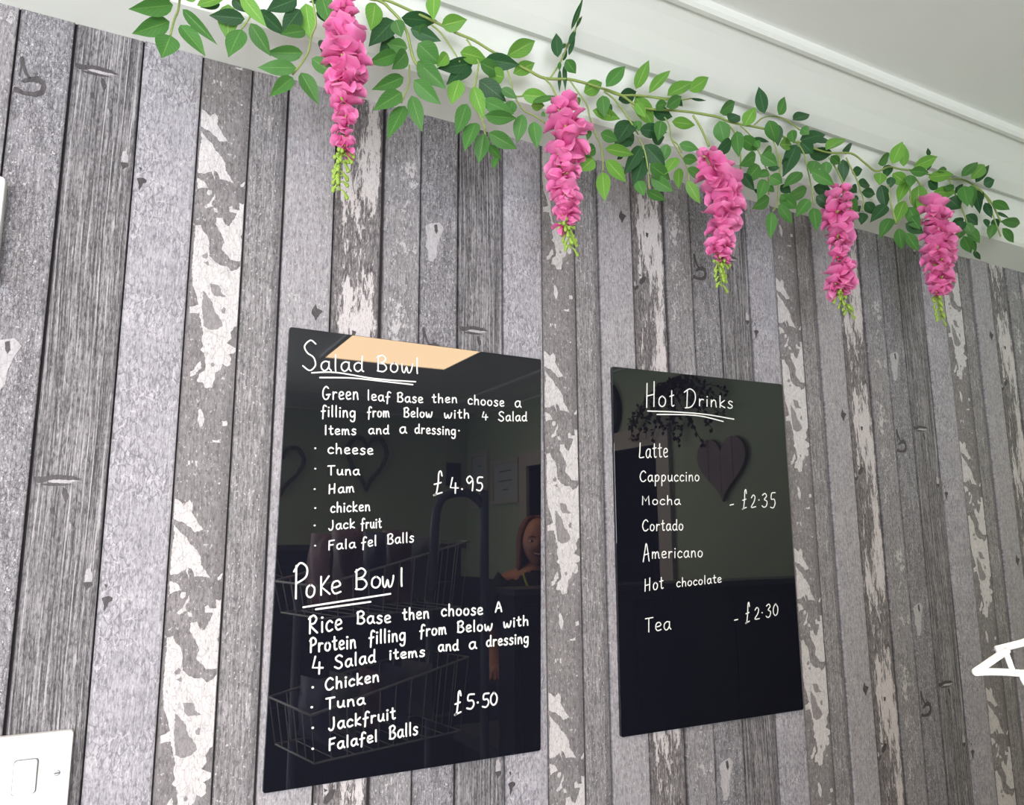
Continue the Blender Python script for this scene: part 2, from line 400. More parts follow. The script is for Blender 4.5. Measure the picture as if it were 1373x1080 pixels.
# ---------------------------------------------------------------- measured tables (millimetres unless noted)
LEAVES=[[29,-154,2108,-11,-163,2083,17,1],[27,-142,2094,-7,-141,2069,18,1],[29,-154,2069,22,-158,2039,22,1],[39,-147,2111,74,-158,2074,11,1],[38,-143,2093,64,-155,2058,16,1],[55,-139,2127,85,-140,2148,10,0],[81,-132,2142,61,-131,2132,8,2],[90,-133,2145,93,-122,2107,21,0],[110,-135,2130,73,-132,2124,16,2],[106,-143,2110,93,-151,2069,20,1],[114,-156,2112,139,-145,2086,16,1],[102,-141,2158,130,-147,2123,15,0],[96,-124,2162,111,-123,2149,13,2],[33,-148,2123,25,-142,2134,13,1],[53,-145,2137,39,-141,2130,12,0],[8,-149,2119,27,-162,2111,12,1],[126,-128,2153,160,-118,2137,15,2],[171,-136,2178,138,-134,2153,19,2],[176,-135,2166,158,-130,2132,19,2],[182,-143,2132,153,-152,2113,15,1],[183,-131,2180,191,-128,2137,20,0],[180,-144,2100,140,-137,2092,16,1],[172,-148,2075,131,-143,2066,16,1],[170,-140,2066,144,-152,2029,15,1],[179,-141,2075,200,-145,2039,17,1],[205,-131,2135,209,-142,2105,11,2],[191,-143,2097,221,-151,2077,16,1],[200,-140,2193,211,-148,2151,20,1],[198,-130,2176,210,-134,2160,8,2],[220,-129,2185,224,-139,2162,9,2],[211,-137,2190,189,-132,2183,8,2],[235,-132,2206,224,-132,2191,12,0],[276,-129,2215,269,-139,2170,21,0],[304,-125,2200,270,-135,2148,24,2],[302,-139,2191,310,-137,2171,17,1],[317,-145,2150,294,-134,2155,18,1],[304,-126,2176,288,-120,2142,16,2],[299,-155,2130,263,-160,2103,17,1],[313,-154,2137,292,-164,2102,19,1],[311,-136,2199,365,-128,2216,19,2],[323,-138,2185,362,-145,2176,16,2],[332,-147,2186,349,-139,2185,13,1],[334,-139,2166,366,-135,2149,25,1],[377,-142,2162,363,-142,2140,15,0],[332,-143,2136,365,-157,2100,21,1],[327,-144,2106,361,-149,2080,19,1],[333,-145,2129,354,-142,2114,16,1],[313,-144,2106,274,-145,2078,16,1],[357,-139,2247,352,-149,2205,18,0],[369,-137,2206,400,-149,2217,20,0],[421,-131,2167,371,-132,2144,19,2],[420,-126,2165,384,-130,2129,19,2],[393,-146,2125,382,-146,2089,20,0],[396,-142,2170,438,-137,2176,20,0],[309,-149,2080,273,-154,2045,19,1],[317,-140,2068,294,-144,2017,18,1],[322,-150,2079,334,-155,2033,17,1],[439,-131,2179,485,-144,2177,20,2],[473,-136,2192,525,-126,2239,21,0],[483,-136,2167,521,-131,2198,17,0],[428,-139,2166,467,-131,2165,19,1],[470,-133,2158,447,-126,2162,21,0],[433,-125,2148,469,-133,2123,23,2],[458,-147,2130,478,-153,2118,12,1],[474,-151,2113,467,-151,2090,15,1],[417,-140,2125,433,-139,2084,18,0],[429,-146,2104,468,-158,2088,18,1],[431,-148,2080,476,-153,2085,17,1],[499,-133,2139,534,-146,2138,18,0],[505,-153,2119,546,-154,2139,8,1],[511,-139,2122,535,-136,2130,13,0],[403,-150,2090,385,-160,2039,18,1],[602,-129,2154,580,-138,2150,15,0],[520,-153,2106,521,-161,2097,6,1],[417,-150,2065,397,-159,2018,19,1],[431,-146,2054,428,-136,2017,18,1],[434,-154,2052,473,-158,2037,18,1],[438,-144,2040,462,-135,2029,11,1],[454,-138,2027,444,-149,2005,9,1],[492,-146,2100,488,-138,2062,17,1],[505,-155,2087,511,-154,2051,17,1],[556,-142,2212,557,-137,2254,15,2],[576,-123,2244,581,-124,2254,6,2],[548,-193,2223,560,-206,2266,6,2],[574,-167,2251,589,-160,2280,4,2],[568,-155,2229,583,-152,2262,7,2],[577,-140,2223,583,-148,2248,6,2],[575,-127,2221,577,-134,2236,6,2],[566,-149,2207,585,-144,2194,15,1],[566,-131,2201,568,-125,2171,5,2],[574,-131,2211,569,-141,2167,6,2],[556,-148,2201,560,-139,2194,5,1],[606,-136,2172,649,-125,2207,20,0],[633,-156,2178,664,-162,2217,18,1],[700,-143,2201,730,-140,2262,17,0],[726,-143,2201,772,-140,2256,15,0],[679,-124,2186,716,-121,2212,20,2],[633,-146,2169,635,-146,2137,18,1],[645,-128,2163,655,-134,2148,20,2],[622,-134,2147,672,-132,2148,16,0],[770,-135,2213,823,-137,2252,20,0],[795,-161,2215,838,-161,2251,19,0],[829,-125,2230,866,-122,2237,4,2],[737,-144,2180,756,-149,2187,15,1],[754,-150,2180,790,-145,2211,17,1],[781,-139,2211,805,-130,2207,9,2],[708,-130,2197,750,-119,2164,23,0],[699,-144,2176,706,-155,2149,14,0],[747,-124,2184,782,-128,2183,20,2],[742,-151,2153,730,-156,2116,18,1],[716,-128,2143,759,-139,2143,20,2],[776,-137,2167,827,-134,2177,17,0],[702,-127,2155,660,-142,2100,28,2],[700,-141,2147,701,-145,2129,12,1],[702,-132,2128,667,-132,2101,19,2],[686,-135,2117,699,-126,2110,14,2],[623,-152,2100,652,-153,2096,16,1],[637,-143,2083,690,-141,2088,16,0],[685,-124,2093,680,-115,2089,6,2],[603,-154,2099,599,-152,2084,7,1],[622,-140,2081,589,-150,2061,16,1],[619,-139,2064,598,-134,2043,20,0],[638,-133,2050,638,-136,2006,19,0],[644,-135,2070,681,-131,2046,18,0],[714,-134,2111,683,-131,2060,19,2],[722,-130,2096,704,-126,2047,22,2],[722,-131,2116,755,-137,2084,23,2],[754,-148,2117,752,-138,2091,16,1],[778,-143,2103,745,-154,2066,17,0],[712,-156,2068,756,-148,2058,20,1],[727,-138,2058,760,-147,2040,19,1],[691,-151,2039,693,-161,2013,15,1],[712,-145,2030,745,-147,2020,13,1],[785,-141,2128,815,-151,2122,14,1],[792,-140,2106,819,-143,2107,15,1],[801,-141,2090,840,-135,2083,14,1],[792,-130,2093,788,-131,2058,14,0],[803,-135,2071,827,-135,2039,15,0],[733,-137,2125,757,-138,2134,17,2],[879,-139,2210,924,-130,2246,20,1],[897,-140,2201,928,-137,2220,20,2],[933,-140,2199,949,-151,2231,19,0],[961,-161,2219,959,-154,2270,18,2],[995,-162,2225,1013,-163,2263,17,1],[1049,-145,2238,1090,-146,2260,19,2],[875,-141,2193,890,-136,2157,24,1],[903,-139,2164,861,-148,2128,20,2],[915,-140,2185,913,-142,2141,19,1],[920,-144,2172,966,-138,2164,20,1],[964,-129,2189,1009,-124,2197,7,2],[951,-146,2173,949,-155,2157,11,1],[979,-153,2215,1007,-141,2187,21,1],[1012,-140,2224,1017,-136,2188,17,2],[1075,-140,2232,1081,-149,2218,15,1],[1031,-155,2209,1030,-159,2184,15,1],[1077,-134,2212,1143,-137,2239,22,2],[1116,-132,2221,1173,-122,2243,14,2],[1011,-144,2181,1054,-133,2198,19,0],[1061,-139,2197,1035,-129,2138,24,2],[1028,-134,2162,1046,-129,2160,12,2],[1071,-140,2204,1095,-143,2187,22,2],[1104,-128,2196,1169,-126,2211,22,2],[1106,-141,2175,1079,-152,2143,20,1],[1123,-149,2174,1122,-147,2147,18,1],[1129,-155,2183,1159,-148,2178,14,1],[948,-149,2145,906,-157,2113,20,1],[983,-152,2164,964,-149,2150,15,1],[952,-155,2143,979,-164,2127,20,1],[988,-135,2136,1007,-143,2137,11,2],[960,-143,2131,927,-142,2095,22,1],[985,-140,2126,962,-136,2114,13,1],[975,-151,2111,995,-157,2100,19,1],[960,-154,2100,933,-162,2057,18,1],[976,-145,2095,995,-140,2091,9,1],[971,-151,2070,930,-156,2042,19,1],[971,-126,2094,974,-115,2096,8,2],[924,-138,2110,933,-152,2077,15,2],[1027,-126,2116,1048,-128,2106,14,2],[1059,-148,2139,1016,-146,2106,18,1],[1077,-142,2114,1009,-155,2074,19,1],[1083,-139,2096,1061,-128,2065,19,1],[1000,-149,2083,1033,-151,2064,21,1],[992,-151,2062,1021,-150,2035,15,1],[972,-152,2044,964,-153,1998,16,1],[1115,-124,2134,1161,-125,2129,19,2],[1119,-125,2116,1146,-135,2092,19,2],[1091,-140,2081,1080,-152,2034,18,1],[910,-136,2114,912,-132,2101,9,2],[914,-135,2098,909,-146,2082,9,2],[1131,-144,2201,1194,-138,2243,21,0],[1074,-156,2140,1111,-169,2118,19,1],[1204,-123,2227,1241,-117,2250,17,2],[1150,-139,2193,1160,-149,2180,16,0],[1202,-124,2208,1208,-118,2170,18,2],[1220,-128,2183,1250,-129,2196,16,2],[1228,-131,2160,1280,-119,2175,18,2],[1209,-131,2151,1206,-143,2134,16,2],[1228,-139,2141,1266,-138,2145,16,2],[1254,-127,2131,1277,-125,2112,17,2],[1243,-127,2107,1226,-134,2079,16,2],[1222,-133,2135,1205,-141,2117,8,2],[1185,-149,2121,1168,-157,2061,18,1],[1230,-125,2118,1220,-136,2101,10,2],[1265,-152,2201,1307,-148,2233,19,1],[1303,-155,2208,1331,-161,2257,21,0],[1354,-144,2220,1378,-134,2278,16,0],[1284,-142,2192,1264,-153,2161,20,0],[1328,-131,2223,1314,-131,2194,16,2],[1326,-134,2196,1325,-133,2175,15,2],[1303,-128,2177,1319,-121,2136,20,2],[1302,-136,2131,1259,-133,2093,21,2],[1365,-157,2215,1421,-170,2243,21,0],[1356,-155,2205,1394,-167,2206,17,1],[1437,-146,2261,1427,-151,2272,7,2],[1462,-131,2257,1446,-134,2237,7,2],[1434,-142,2216,1496,-156,2229,20,0],[1447,-153,2226,1495,-145,2247,10,1],[1450,-140,2188,1518,-144,2199,22,0],[1442,-135,2212,1480,-130,2206,18,2],[1334,-133,2205,1366,-138,2189,21,0],[1369,-137,2195,1333,-141,2147,19,0],[1358,-136,2152,1328,-135,2103,20,0],[1408,-136,2195,1414,-126,2146,28,0],[1364,-139,2138,1368,-153,2093,21,1],[1366,-149,2203,1341,-163,2169,17,1],[1423,-139,2173,1404,-133,2144,20,0],[1497,-172,2219,1561,-172,2267,17,1],[1530,-171,2221,1598,-164,2272,22,0],[1569,-157,2228,1614,-164,2275,14,2],[1640,-133,2249,1657,-147,2257,21,2],[1530,-137,2216,1563,-130,2224,18,2],[1529,-155,2213,1514,-167,2165,25,1],[1567,-147,2225,1571,-143,2181,18,1],[1616,-129,2233,1595,-143,2174,18,2],[1469,-151,2199,1508,-147,2205,13,1],[1508,-134,2189,1525,-143,2167,29,2],[1625,-156,2198,1667,-164,2184,17,1],[1695,-123,2200,1712,-137,2185,6,2],[1665,-146,2164,1760,-136,2181,19,1],[1573,-127,2168,1595,-135,2148,20,2],[1629,-128,2234,1621,-140,2210,9,2],[1641,-131,2208,1643,-139,2173,14,2],[1678,-140,2153,1729,-132,2134,16,1],[1303,-142,2102,1260,-147,2056,20,1],[1322,-142,2085,1344,-130,2052,19,1],[1334,-149,2075,1362,-150,2045,18,1],[1352,-137,2102,1385,-149,2085,19,2],[1362,-143,2117,1365,-156,2088,19,1],[1640,-129,2172,1623,-141,2147,11,2],[1639,-144,2154,1630,-139,2123,16,1],[1684,-123,2183,1679,-128,2156,14,2],[1539,-149,2126,1563,-153,2096,18,1],[1530,-143,2107,1557,-137,2079,20,1],[1530,-138,2143,1523,-144,2118,18,2],[1505,-155,2113,1466,-164,2080,18,1],[1587,-127,2090,1626,-116,2080,9,2],[1567,-138,2106,1549,-152,2073,9,1],[1524,-133,2148,1555,-124,2141,20,2],[1533,-147,2135,1545,-152,2109,18,1]]
STEMS=[[1.6,[[241,-136,2216],[268,-136,2212],[289,-136,2218],[325,-136,2214],[362,-136,2209],[390,-136,2203],[420,-136,2200],[451,-136,2191],[473,-136,2191]]],[1.8,[[456,-136,2191],[471,-136,2188],[489,-136,2183],[511,-136,2179],[537,-136,2175],[581,-136,2186],[613,-136,2188]]],[1.5,[[612,-136,2188],[640,-136,2188],[673,-136,2186],[707,-136,2195],[776,-136,2208]]],[1.0,[[710,-136,2197],[754,-136,2202],[786,-136,2208],[819,-136,2221]]],[1.6,[[641,-136,2188],[676,-136,2187],[705,-136,2177],[737,-136,2179],[776,-136,2188],[831,-136,2198],[872,-136,2203]]],[1.7,[[824,-136,2197],[852,-136,2200],[879,-136,2203],[903,-136,2201],[928,-136,2203],[972,-136,2208],[1012,-136,2210],[1041,-136,2204],[1068,-136,2203]]],[1.6,[[1068,-136,2206],[1108,-136,2202],[1155,-136,2204],[1213,-136,2217],[1251,-136,2205],[1281,-136,2196],[1319,-136,2214],[1359,-136,2218],[1404,-136,2226]]],[1.6,[[1384,-136,2222],[1446,-136,2227],[1511,-136,2232],[1557,-136,2241],[1594,-136,2238],[1631,-136,2226],[1658,-136,2207],[1683,-136,2169]]],[1.7,[[229,-136,2212],[278,-136,2214],[295,-136,2206],[311,-136,2193],[319,-136,2179],[324,-136,2160],[329,-136,2143],[336,-136,2134]]],[1.0,[[323,-136,2132],[323,-136,2107],[320,-136,2094],[313,-136,2073]]],[1.1,[[37,-136,2138],[36,-136,2129],[35,-136,2114],[32,-136,2102],[29,-136,2081]]],[1.0,[[110,-136,2164],[118,-136,2152],[116,-136,2135],[107,-136,2115]]],[1.6,[[23,-136,2142],[39,-136,2138],[61,-136,2144],[85,-136,2155],[123,-136,2164],[148,-136,2178]]],[1.1,[[189,-136,2189],[192,-136,2176],[196,-136,2151],[191,-136,2134],[188,-136,2109],[180,-136,2090],[170,-136,2072]]],[1.4,[[202,-136,2197],[224,-136,2202],[245,-136,2213],[267,-136,2217]]],[1.0,[[354,-136,2203],[370,-136,2194],[388,-136,2173],[398,-136,2159]]],[1.1,[[408,-136,2198],[415,-136,2190],[424,-136,2172],[427,-136,2167],[424,-136,2145],[421,-136,2128],[420,-136,2111]]],[1.0,[[423,-136,2139],[420,-136,2125],[421,-136,2102],[430,-136,2084],[438,-136,2065]]],[1.0,[[436,-136,2064],[441,-136,2050],[452,-136,2031]]],[1.0,[[472,-136,2174],[478,-136,2154],[485,-136,2133],[498,-136,2135]]],[1.0,[[485,-136,2130],[500,-136,2113],[518,-136,2109],[536,-136,2102]]],[1.2,[[537,-136,2174],[548,-136,2165],[556,-136,2150]]],[1.2,[[546,-136,2179],[564,-136,2210],[579,-136,2245]]],[1.0,[[574,-136,2239],[581,-154,2259],[570,-189,2281]]],[1.0,[[581,-136,2184],[594,-136,2170],[610,-136,2153],[615,-136,2133],[624,-136,2110],[634,-136,2089],[637,-136,2067]]],[1.0,[[635,-136,2087],[637,-136,2073],[637,-136,2050]]],[1.2,[[643,-136,2184],[663,-136,2175],[687,-136,2152],[707,-136,2127]]],[1.0,[[706,-136,2120],[716,-136,2108],[723,-136,2076],[724,-136,2040]]],[1.0,[[694,-136,2176],[715,-136,2159]]],[1.0,[[761,-136,2172],[770,-136,2161],[774,-136,2137],[786,-136,2130],[794,-136,2117]]],[1.0,[[772,-136,2145],[776,-136,2132],[789,-136,2116],[803,-136,2097],[806,-136,2071]]],[1.6,[[822,-136,2192],[839,-136,2171],[854,-136,2143]]],[1.1,[[962,-136,2211],[984,-136,2230],[1014,-136,2241],[1047,-136,2240],[1076,-136,2230]]],[1.1,[[900,-136,2195],[914,-136,2183],[920,-136,2162],[924,-136,2145],[921,-136,2106]]],[1.0,[[928,-136,2200],[950,-136,2188],[966,-136,2165],[977,-136,2145],[991,-136,2122]]],[1.0,[[988,-136,2124],[985,-136,2085]]],[1.0,[[996,-136,2208],[1009,-136,2184],[1017,-136,2155],[1016,-136,2128]]],[1.0,[[1019,-136,2168],[1019,-136,2148],[1011,-136,2109],[1005,-136,2075],[993,-136,2056]]],[1.1,[[1068,-136,2202],[1083,-136,2183],[1088,-136,2154]]],[1.1,[[1088,-136,2157],[1094,-136,2127],[1098,-136,2088]]],[1.4,[[1148,-136,2194],[1166,-136,2174],[1179,-136,2155],[1183,-136,2143]]],[1.2,[[1196,-136,2205],[1209,-136,2184],[1219,-136,2169],[1229,-136,2146],[1235,-136,2126],[1229,-136,2103]]],[1.0,[[1314,-136,2176],[1313,-136,2149],[1322,-136,2115],[1326,-136,2102]]],[1.0,[[1313,-136,2160],[1317,-136,2123],[1326,-136,2096]]],[1.2,[[1382,-136,2210],[1377,-136,2151]]],[1.4,[[1399,-136,2209],[1420,-136,2193],[1451,-136,2166]]],[1.2,[[1511,-136,2232],[1528,-136,2202],[1551,-136,2163],[1565,-136,2117]]],[1.2,[[1594,-136,2235],[1630,-136,2223],[1650,-136,2202],[1660,-136,2172],[1676,-136,2135]]]]
CLUSTERS=[[[[230,-150,2184,9],[228,-150,2166,14],[228,-150,2139,23],[233,-150,2112,29],[235,-150,2085,26],[233,-150,2060,22],[233,-150,2031,17],[233,-150,2001,13],[236,-150,1976,10]],[[230,-150,1968],[229,-150,1947],[230,-150,1924]]],[[[559,-150,2143,9],[561,-150,2117,29],[567,-150,2085,33],[562,-150,2049,27],[554,-150,2014,22],[558,-150,1988,21],[564,-150,1961,18],[554,-150,1941,10]],[[560,-150,1942],[565,-150,1925],[568,-150,1908]]],[[[831,-150,2122,15],[848,-150,2097,27],[864,-150,2065,32],[868,-150,2032,32],[856,-150,2002,23],[857,-150,1974,21],[846,-150,1949,20],[860,-150,1936,13]],[[847,-150,1934],[850,-150,1917],[852,-150,1894]]],[[[1146,-150,2135,12],[1148,-150,2108,26],[1133,-150,2073,28],[1139,-150,2045,30],[1132,-150,2018,17],[1135,-150,1992,17],[1136,-150,1968,25],[1133,-150,1942,27],[1119,-150,1921,17]],[[1125,-150,1919],[1143,-150,1905],[1152,-150,1890]]],[[[1419,-150,2149,27],[1429,-150,2112,36],[1428,-150,2072,36],[1421,-150,2033,31],[1425,-150,1996,25],[1407,-150,1957,16]],[[1408,-150,1947],[1412,-150,1927],[1414,-150,1911]]]]
LETTERING=[[0,"salad_heading",121,[["S",2257,17239,2465,17276,-16,405],["alad",2501,17263,3110,17305,-8,240],["Bowl",3297,17329,3937,17356,-5,248]],[[[2384,17219],[2712,17256],[3283,17219],[3881,17229]],[[2495,17164],[2945,17198],[3421,17191],[3839,17183]]]],[0,"a1",117,[["Green",2541,16865,3047,16904,-6,190],["leaf",3172,16907,3508,16906,-4,151],["Base",3609,16914,4002,16927,-3,144],["then",4140,16941,4543,16972,-1,140],["choose",4715,16964,5326,16973,0,151],["a",5509,16979,5620,16980,1,162]],[]],[0,"a2",116,[["filling",2534,16631,3011,16647,-5,163],["from",3178,16665,3502,16687,-4,154],["Below",3712,16701,4150,16724,-2,144],["with",4335,16726,4743,16753,-1,141],["4",4944,16738,5054,16748,0,122],["Salad",5224,16742,5721,16774,1,153]],[]],[0,"a3",116,[["Items",2590,16384,3025,16409,-4,136],["and",3201,16429,3498,16446,-3,133],["a",3653,16465,3759,16471,-3,148],["dressing",3883,16478,4524,16487,-2,144],[".",4561,16531,4584,16532,0,70]],[]],[0,"a4",115,[[".",2456,16171,2487,16172,-2,63],["cheese",2641,16132,3276,16144,-4,145]],[]],[0,"a5",115,[[".",2466,15897,2498,15898,-2,63],["Tuna",2651,15841,3091,15855,-4,134]],[]],[0,"a6",114,[[".",2468,15626,2499,15627,-2,62],["Ham",2673,15590,3025,15623,-4,133]],[]],[0,"a7",114,[[".",2486,15376,2517,15376,-2,62],["chicken",2707,15341,3253,15371,-4,142]],[]],[0,"a8",113,[[".",2486,15148,2517,15149,-2,61],["Jack",2690,15109,3046,15140,-4,131],["fruit",3131,15130,3419,15140,-4,143]],[]],[0,"a9",113,[[".",2502,14886,2533,14886,-2,61],["Fala",2693,14848,3064,14874,-4,130],["fel",3145,14873,3358,14902,-4,145],["Balls",3509,14917,3895,14945,-3,144]],[]],[0,"price",128,[["£",4176,15594,4346,15618,-4,343],["4",4430,15633,4578,15636,-2,224],[".",4608,15674,4645,15675,0,68],["9",4690,15676,4823,15679,-1,213],["5",4850,15680,4976,15682,0,201]],[]],[0,"poke_heading",144,[["P",2271,14234,2459,14262,-18,431],["o",2421,14242,2551,14252,-10,268],["K",2602,14268,2750,14280,-8,235],["e",2750,14274,2891,14281,-9,273],["B",3071,14320,3248,14329,-8,265],["o",3291,14334,3439,14341,-6,249],["w",3445,14338,3622,14341,-6,251],["l",3707,14344,3751,14349,-5,240]],[[[2395,14125],[3567,14249]],[[2557,14091],[3289,14155]]]],[0,"b1",144,[["Rice",2478,13790,2916,13817,-9,237],["Base",3110,13878,3582,13868,-4,171],["then",3749,13893,4138,13901,-3,163],["choose",4320,13917,4966,13907,-1,168],["A",5166,13930,5281,13934,0,139]],[]],[0,"b2",144,[["Protein",2502,13556,3109,13572,-7,192],["filling",3284,13605,3799,13624,-4,184],["from",4002,13660,4401,13674,-2,164],["Below",4566,13680,5120,13679,0,162],["with",5299,13702,5717,13718,1,150]],[]],[0,"b3",143,[["4",2533,13288,2693,13280,-8,215],["Salad",2829,13327,3381,13373,-5,173],["items",3570,13389,4082,13397,-3,138],["and",4280,13445,4586,13440,-1,152],["a",4749,13444,4866,13442,-1,154],["dressing",5022,13458,5714,13467,1,158]],[]],[0,"b4",143,[[".",2537,13107,2573,13104,-2,57],["Chicken",2716,13071,3436,13123,-5,153]],[]],[0,"b5",142,[[".",2535,12865,2571,12862,-2,57],["Tuna",2734,12839,3250,12851,-5,145]],[]],[0,"b6",142,[[".",2557,12615,2592,12611,-2,57],["Jackfruit",2779,12578,3675,12624,-5,160]],[]],[0,"b7",141,[[".",2566,12364,2602,12360,-2,56],["Falafel",2788,12334,3432,12370,-5,150],["Balls",3593,12374,3995,12392,-3,172]],[]],[0,"price2",145,[["£",4528,12576,4652,12587,-2,311],["5",4705,12638,4850,12635,-1,194],[".",4868,12690,4905,12686,0,63],["5",4949,12635,5078,12637,0,183],["0",5081,12653,5208,12650,0,172]],[]],[1,"hot_heading",126,[["H",8025,17156,8263,17183,20,426],["o",8292,17190,8469,17203,15,310],["t",8537,17201,8642,17221,16,300],["D",8852,17200,9145,17238,20,341],["rinks",9187,17273,9997,17283,15,229]],[[[8060,17096],[8667,17122],[9340,17126],[10002,17084]],[[8257,17051],[8845,17087],[9275,17085],[9745,17025]]]],[1,"c1",112,[["Latte",7846,16286,8457,16328,13,272]],[]],[1,"c2",111,[["Cappuccino",7844,15896,9127,15943,10,189]],[]],[1,"c3",111,[["Mocha",7871,15518,8683,15530,8,161]],[]],[1,"c4",110,[["Cortado",7861,15089,8722,15102,10,193]],[]],[1,"c5",109,[["A",7855,14594,7995,14606,13,287],["mericano",8036,14645,9122,14650,10,193]],[]],[1,"c6",109,[["Hot",7864,14124,8254,14157,10,210],["chocolate",8524,14171,9509,14216,9,150]],[]],[1,"c7",108,[["Tea",7848,13486,8373,13500,11,236]],[]],[1,"p1",118,[["-",9793,15515,9883,15521,8,103],["£",10076,15461,10208,15478,27,352],["2",10290,15495,10423,15510,18,223],[".",10479,15621,10515,15621,4,53],["3",10560,15511,10712,15519,21,244],["5",10758,15495,10913,15508,24,278]],[]],[1,"p2",115,[["-",9752,13553,9836,13553,7,97],["£",10005,13502,10122,13513,28,352],["2",10222,13560,10351,13563,16,198],[".",10393,13651,10428,13649,4,50],["3",10496,13580,10628,13589,19,221],["0",10665,13604,10808,13602,18,202]],[]]]
EDGE_FRACTIONS=[0,0.1165,0.2648,0.4009,0.5241,0.6166,0.7491,0.8867]
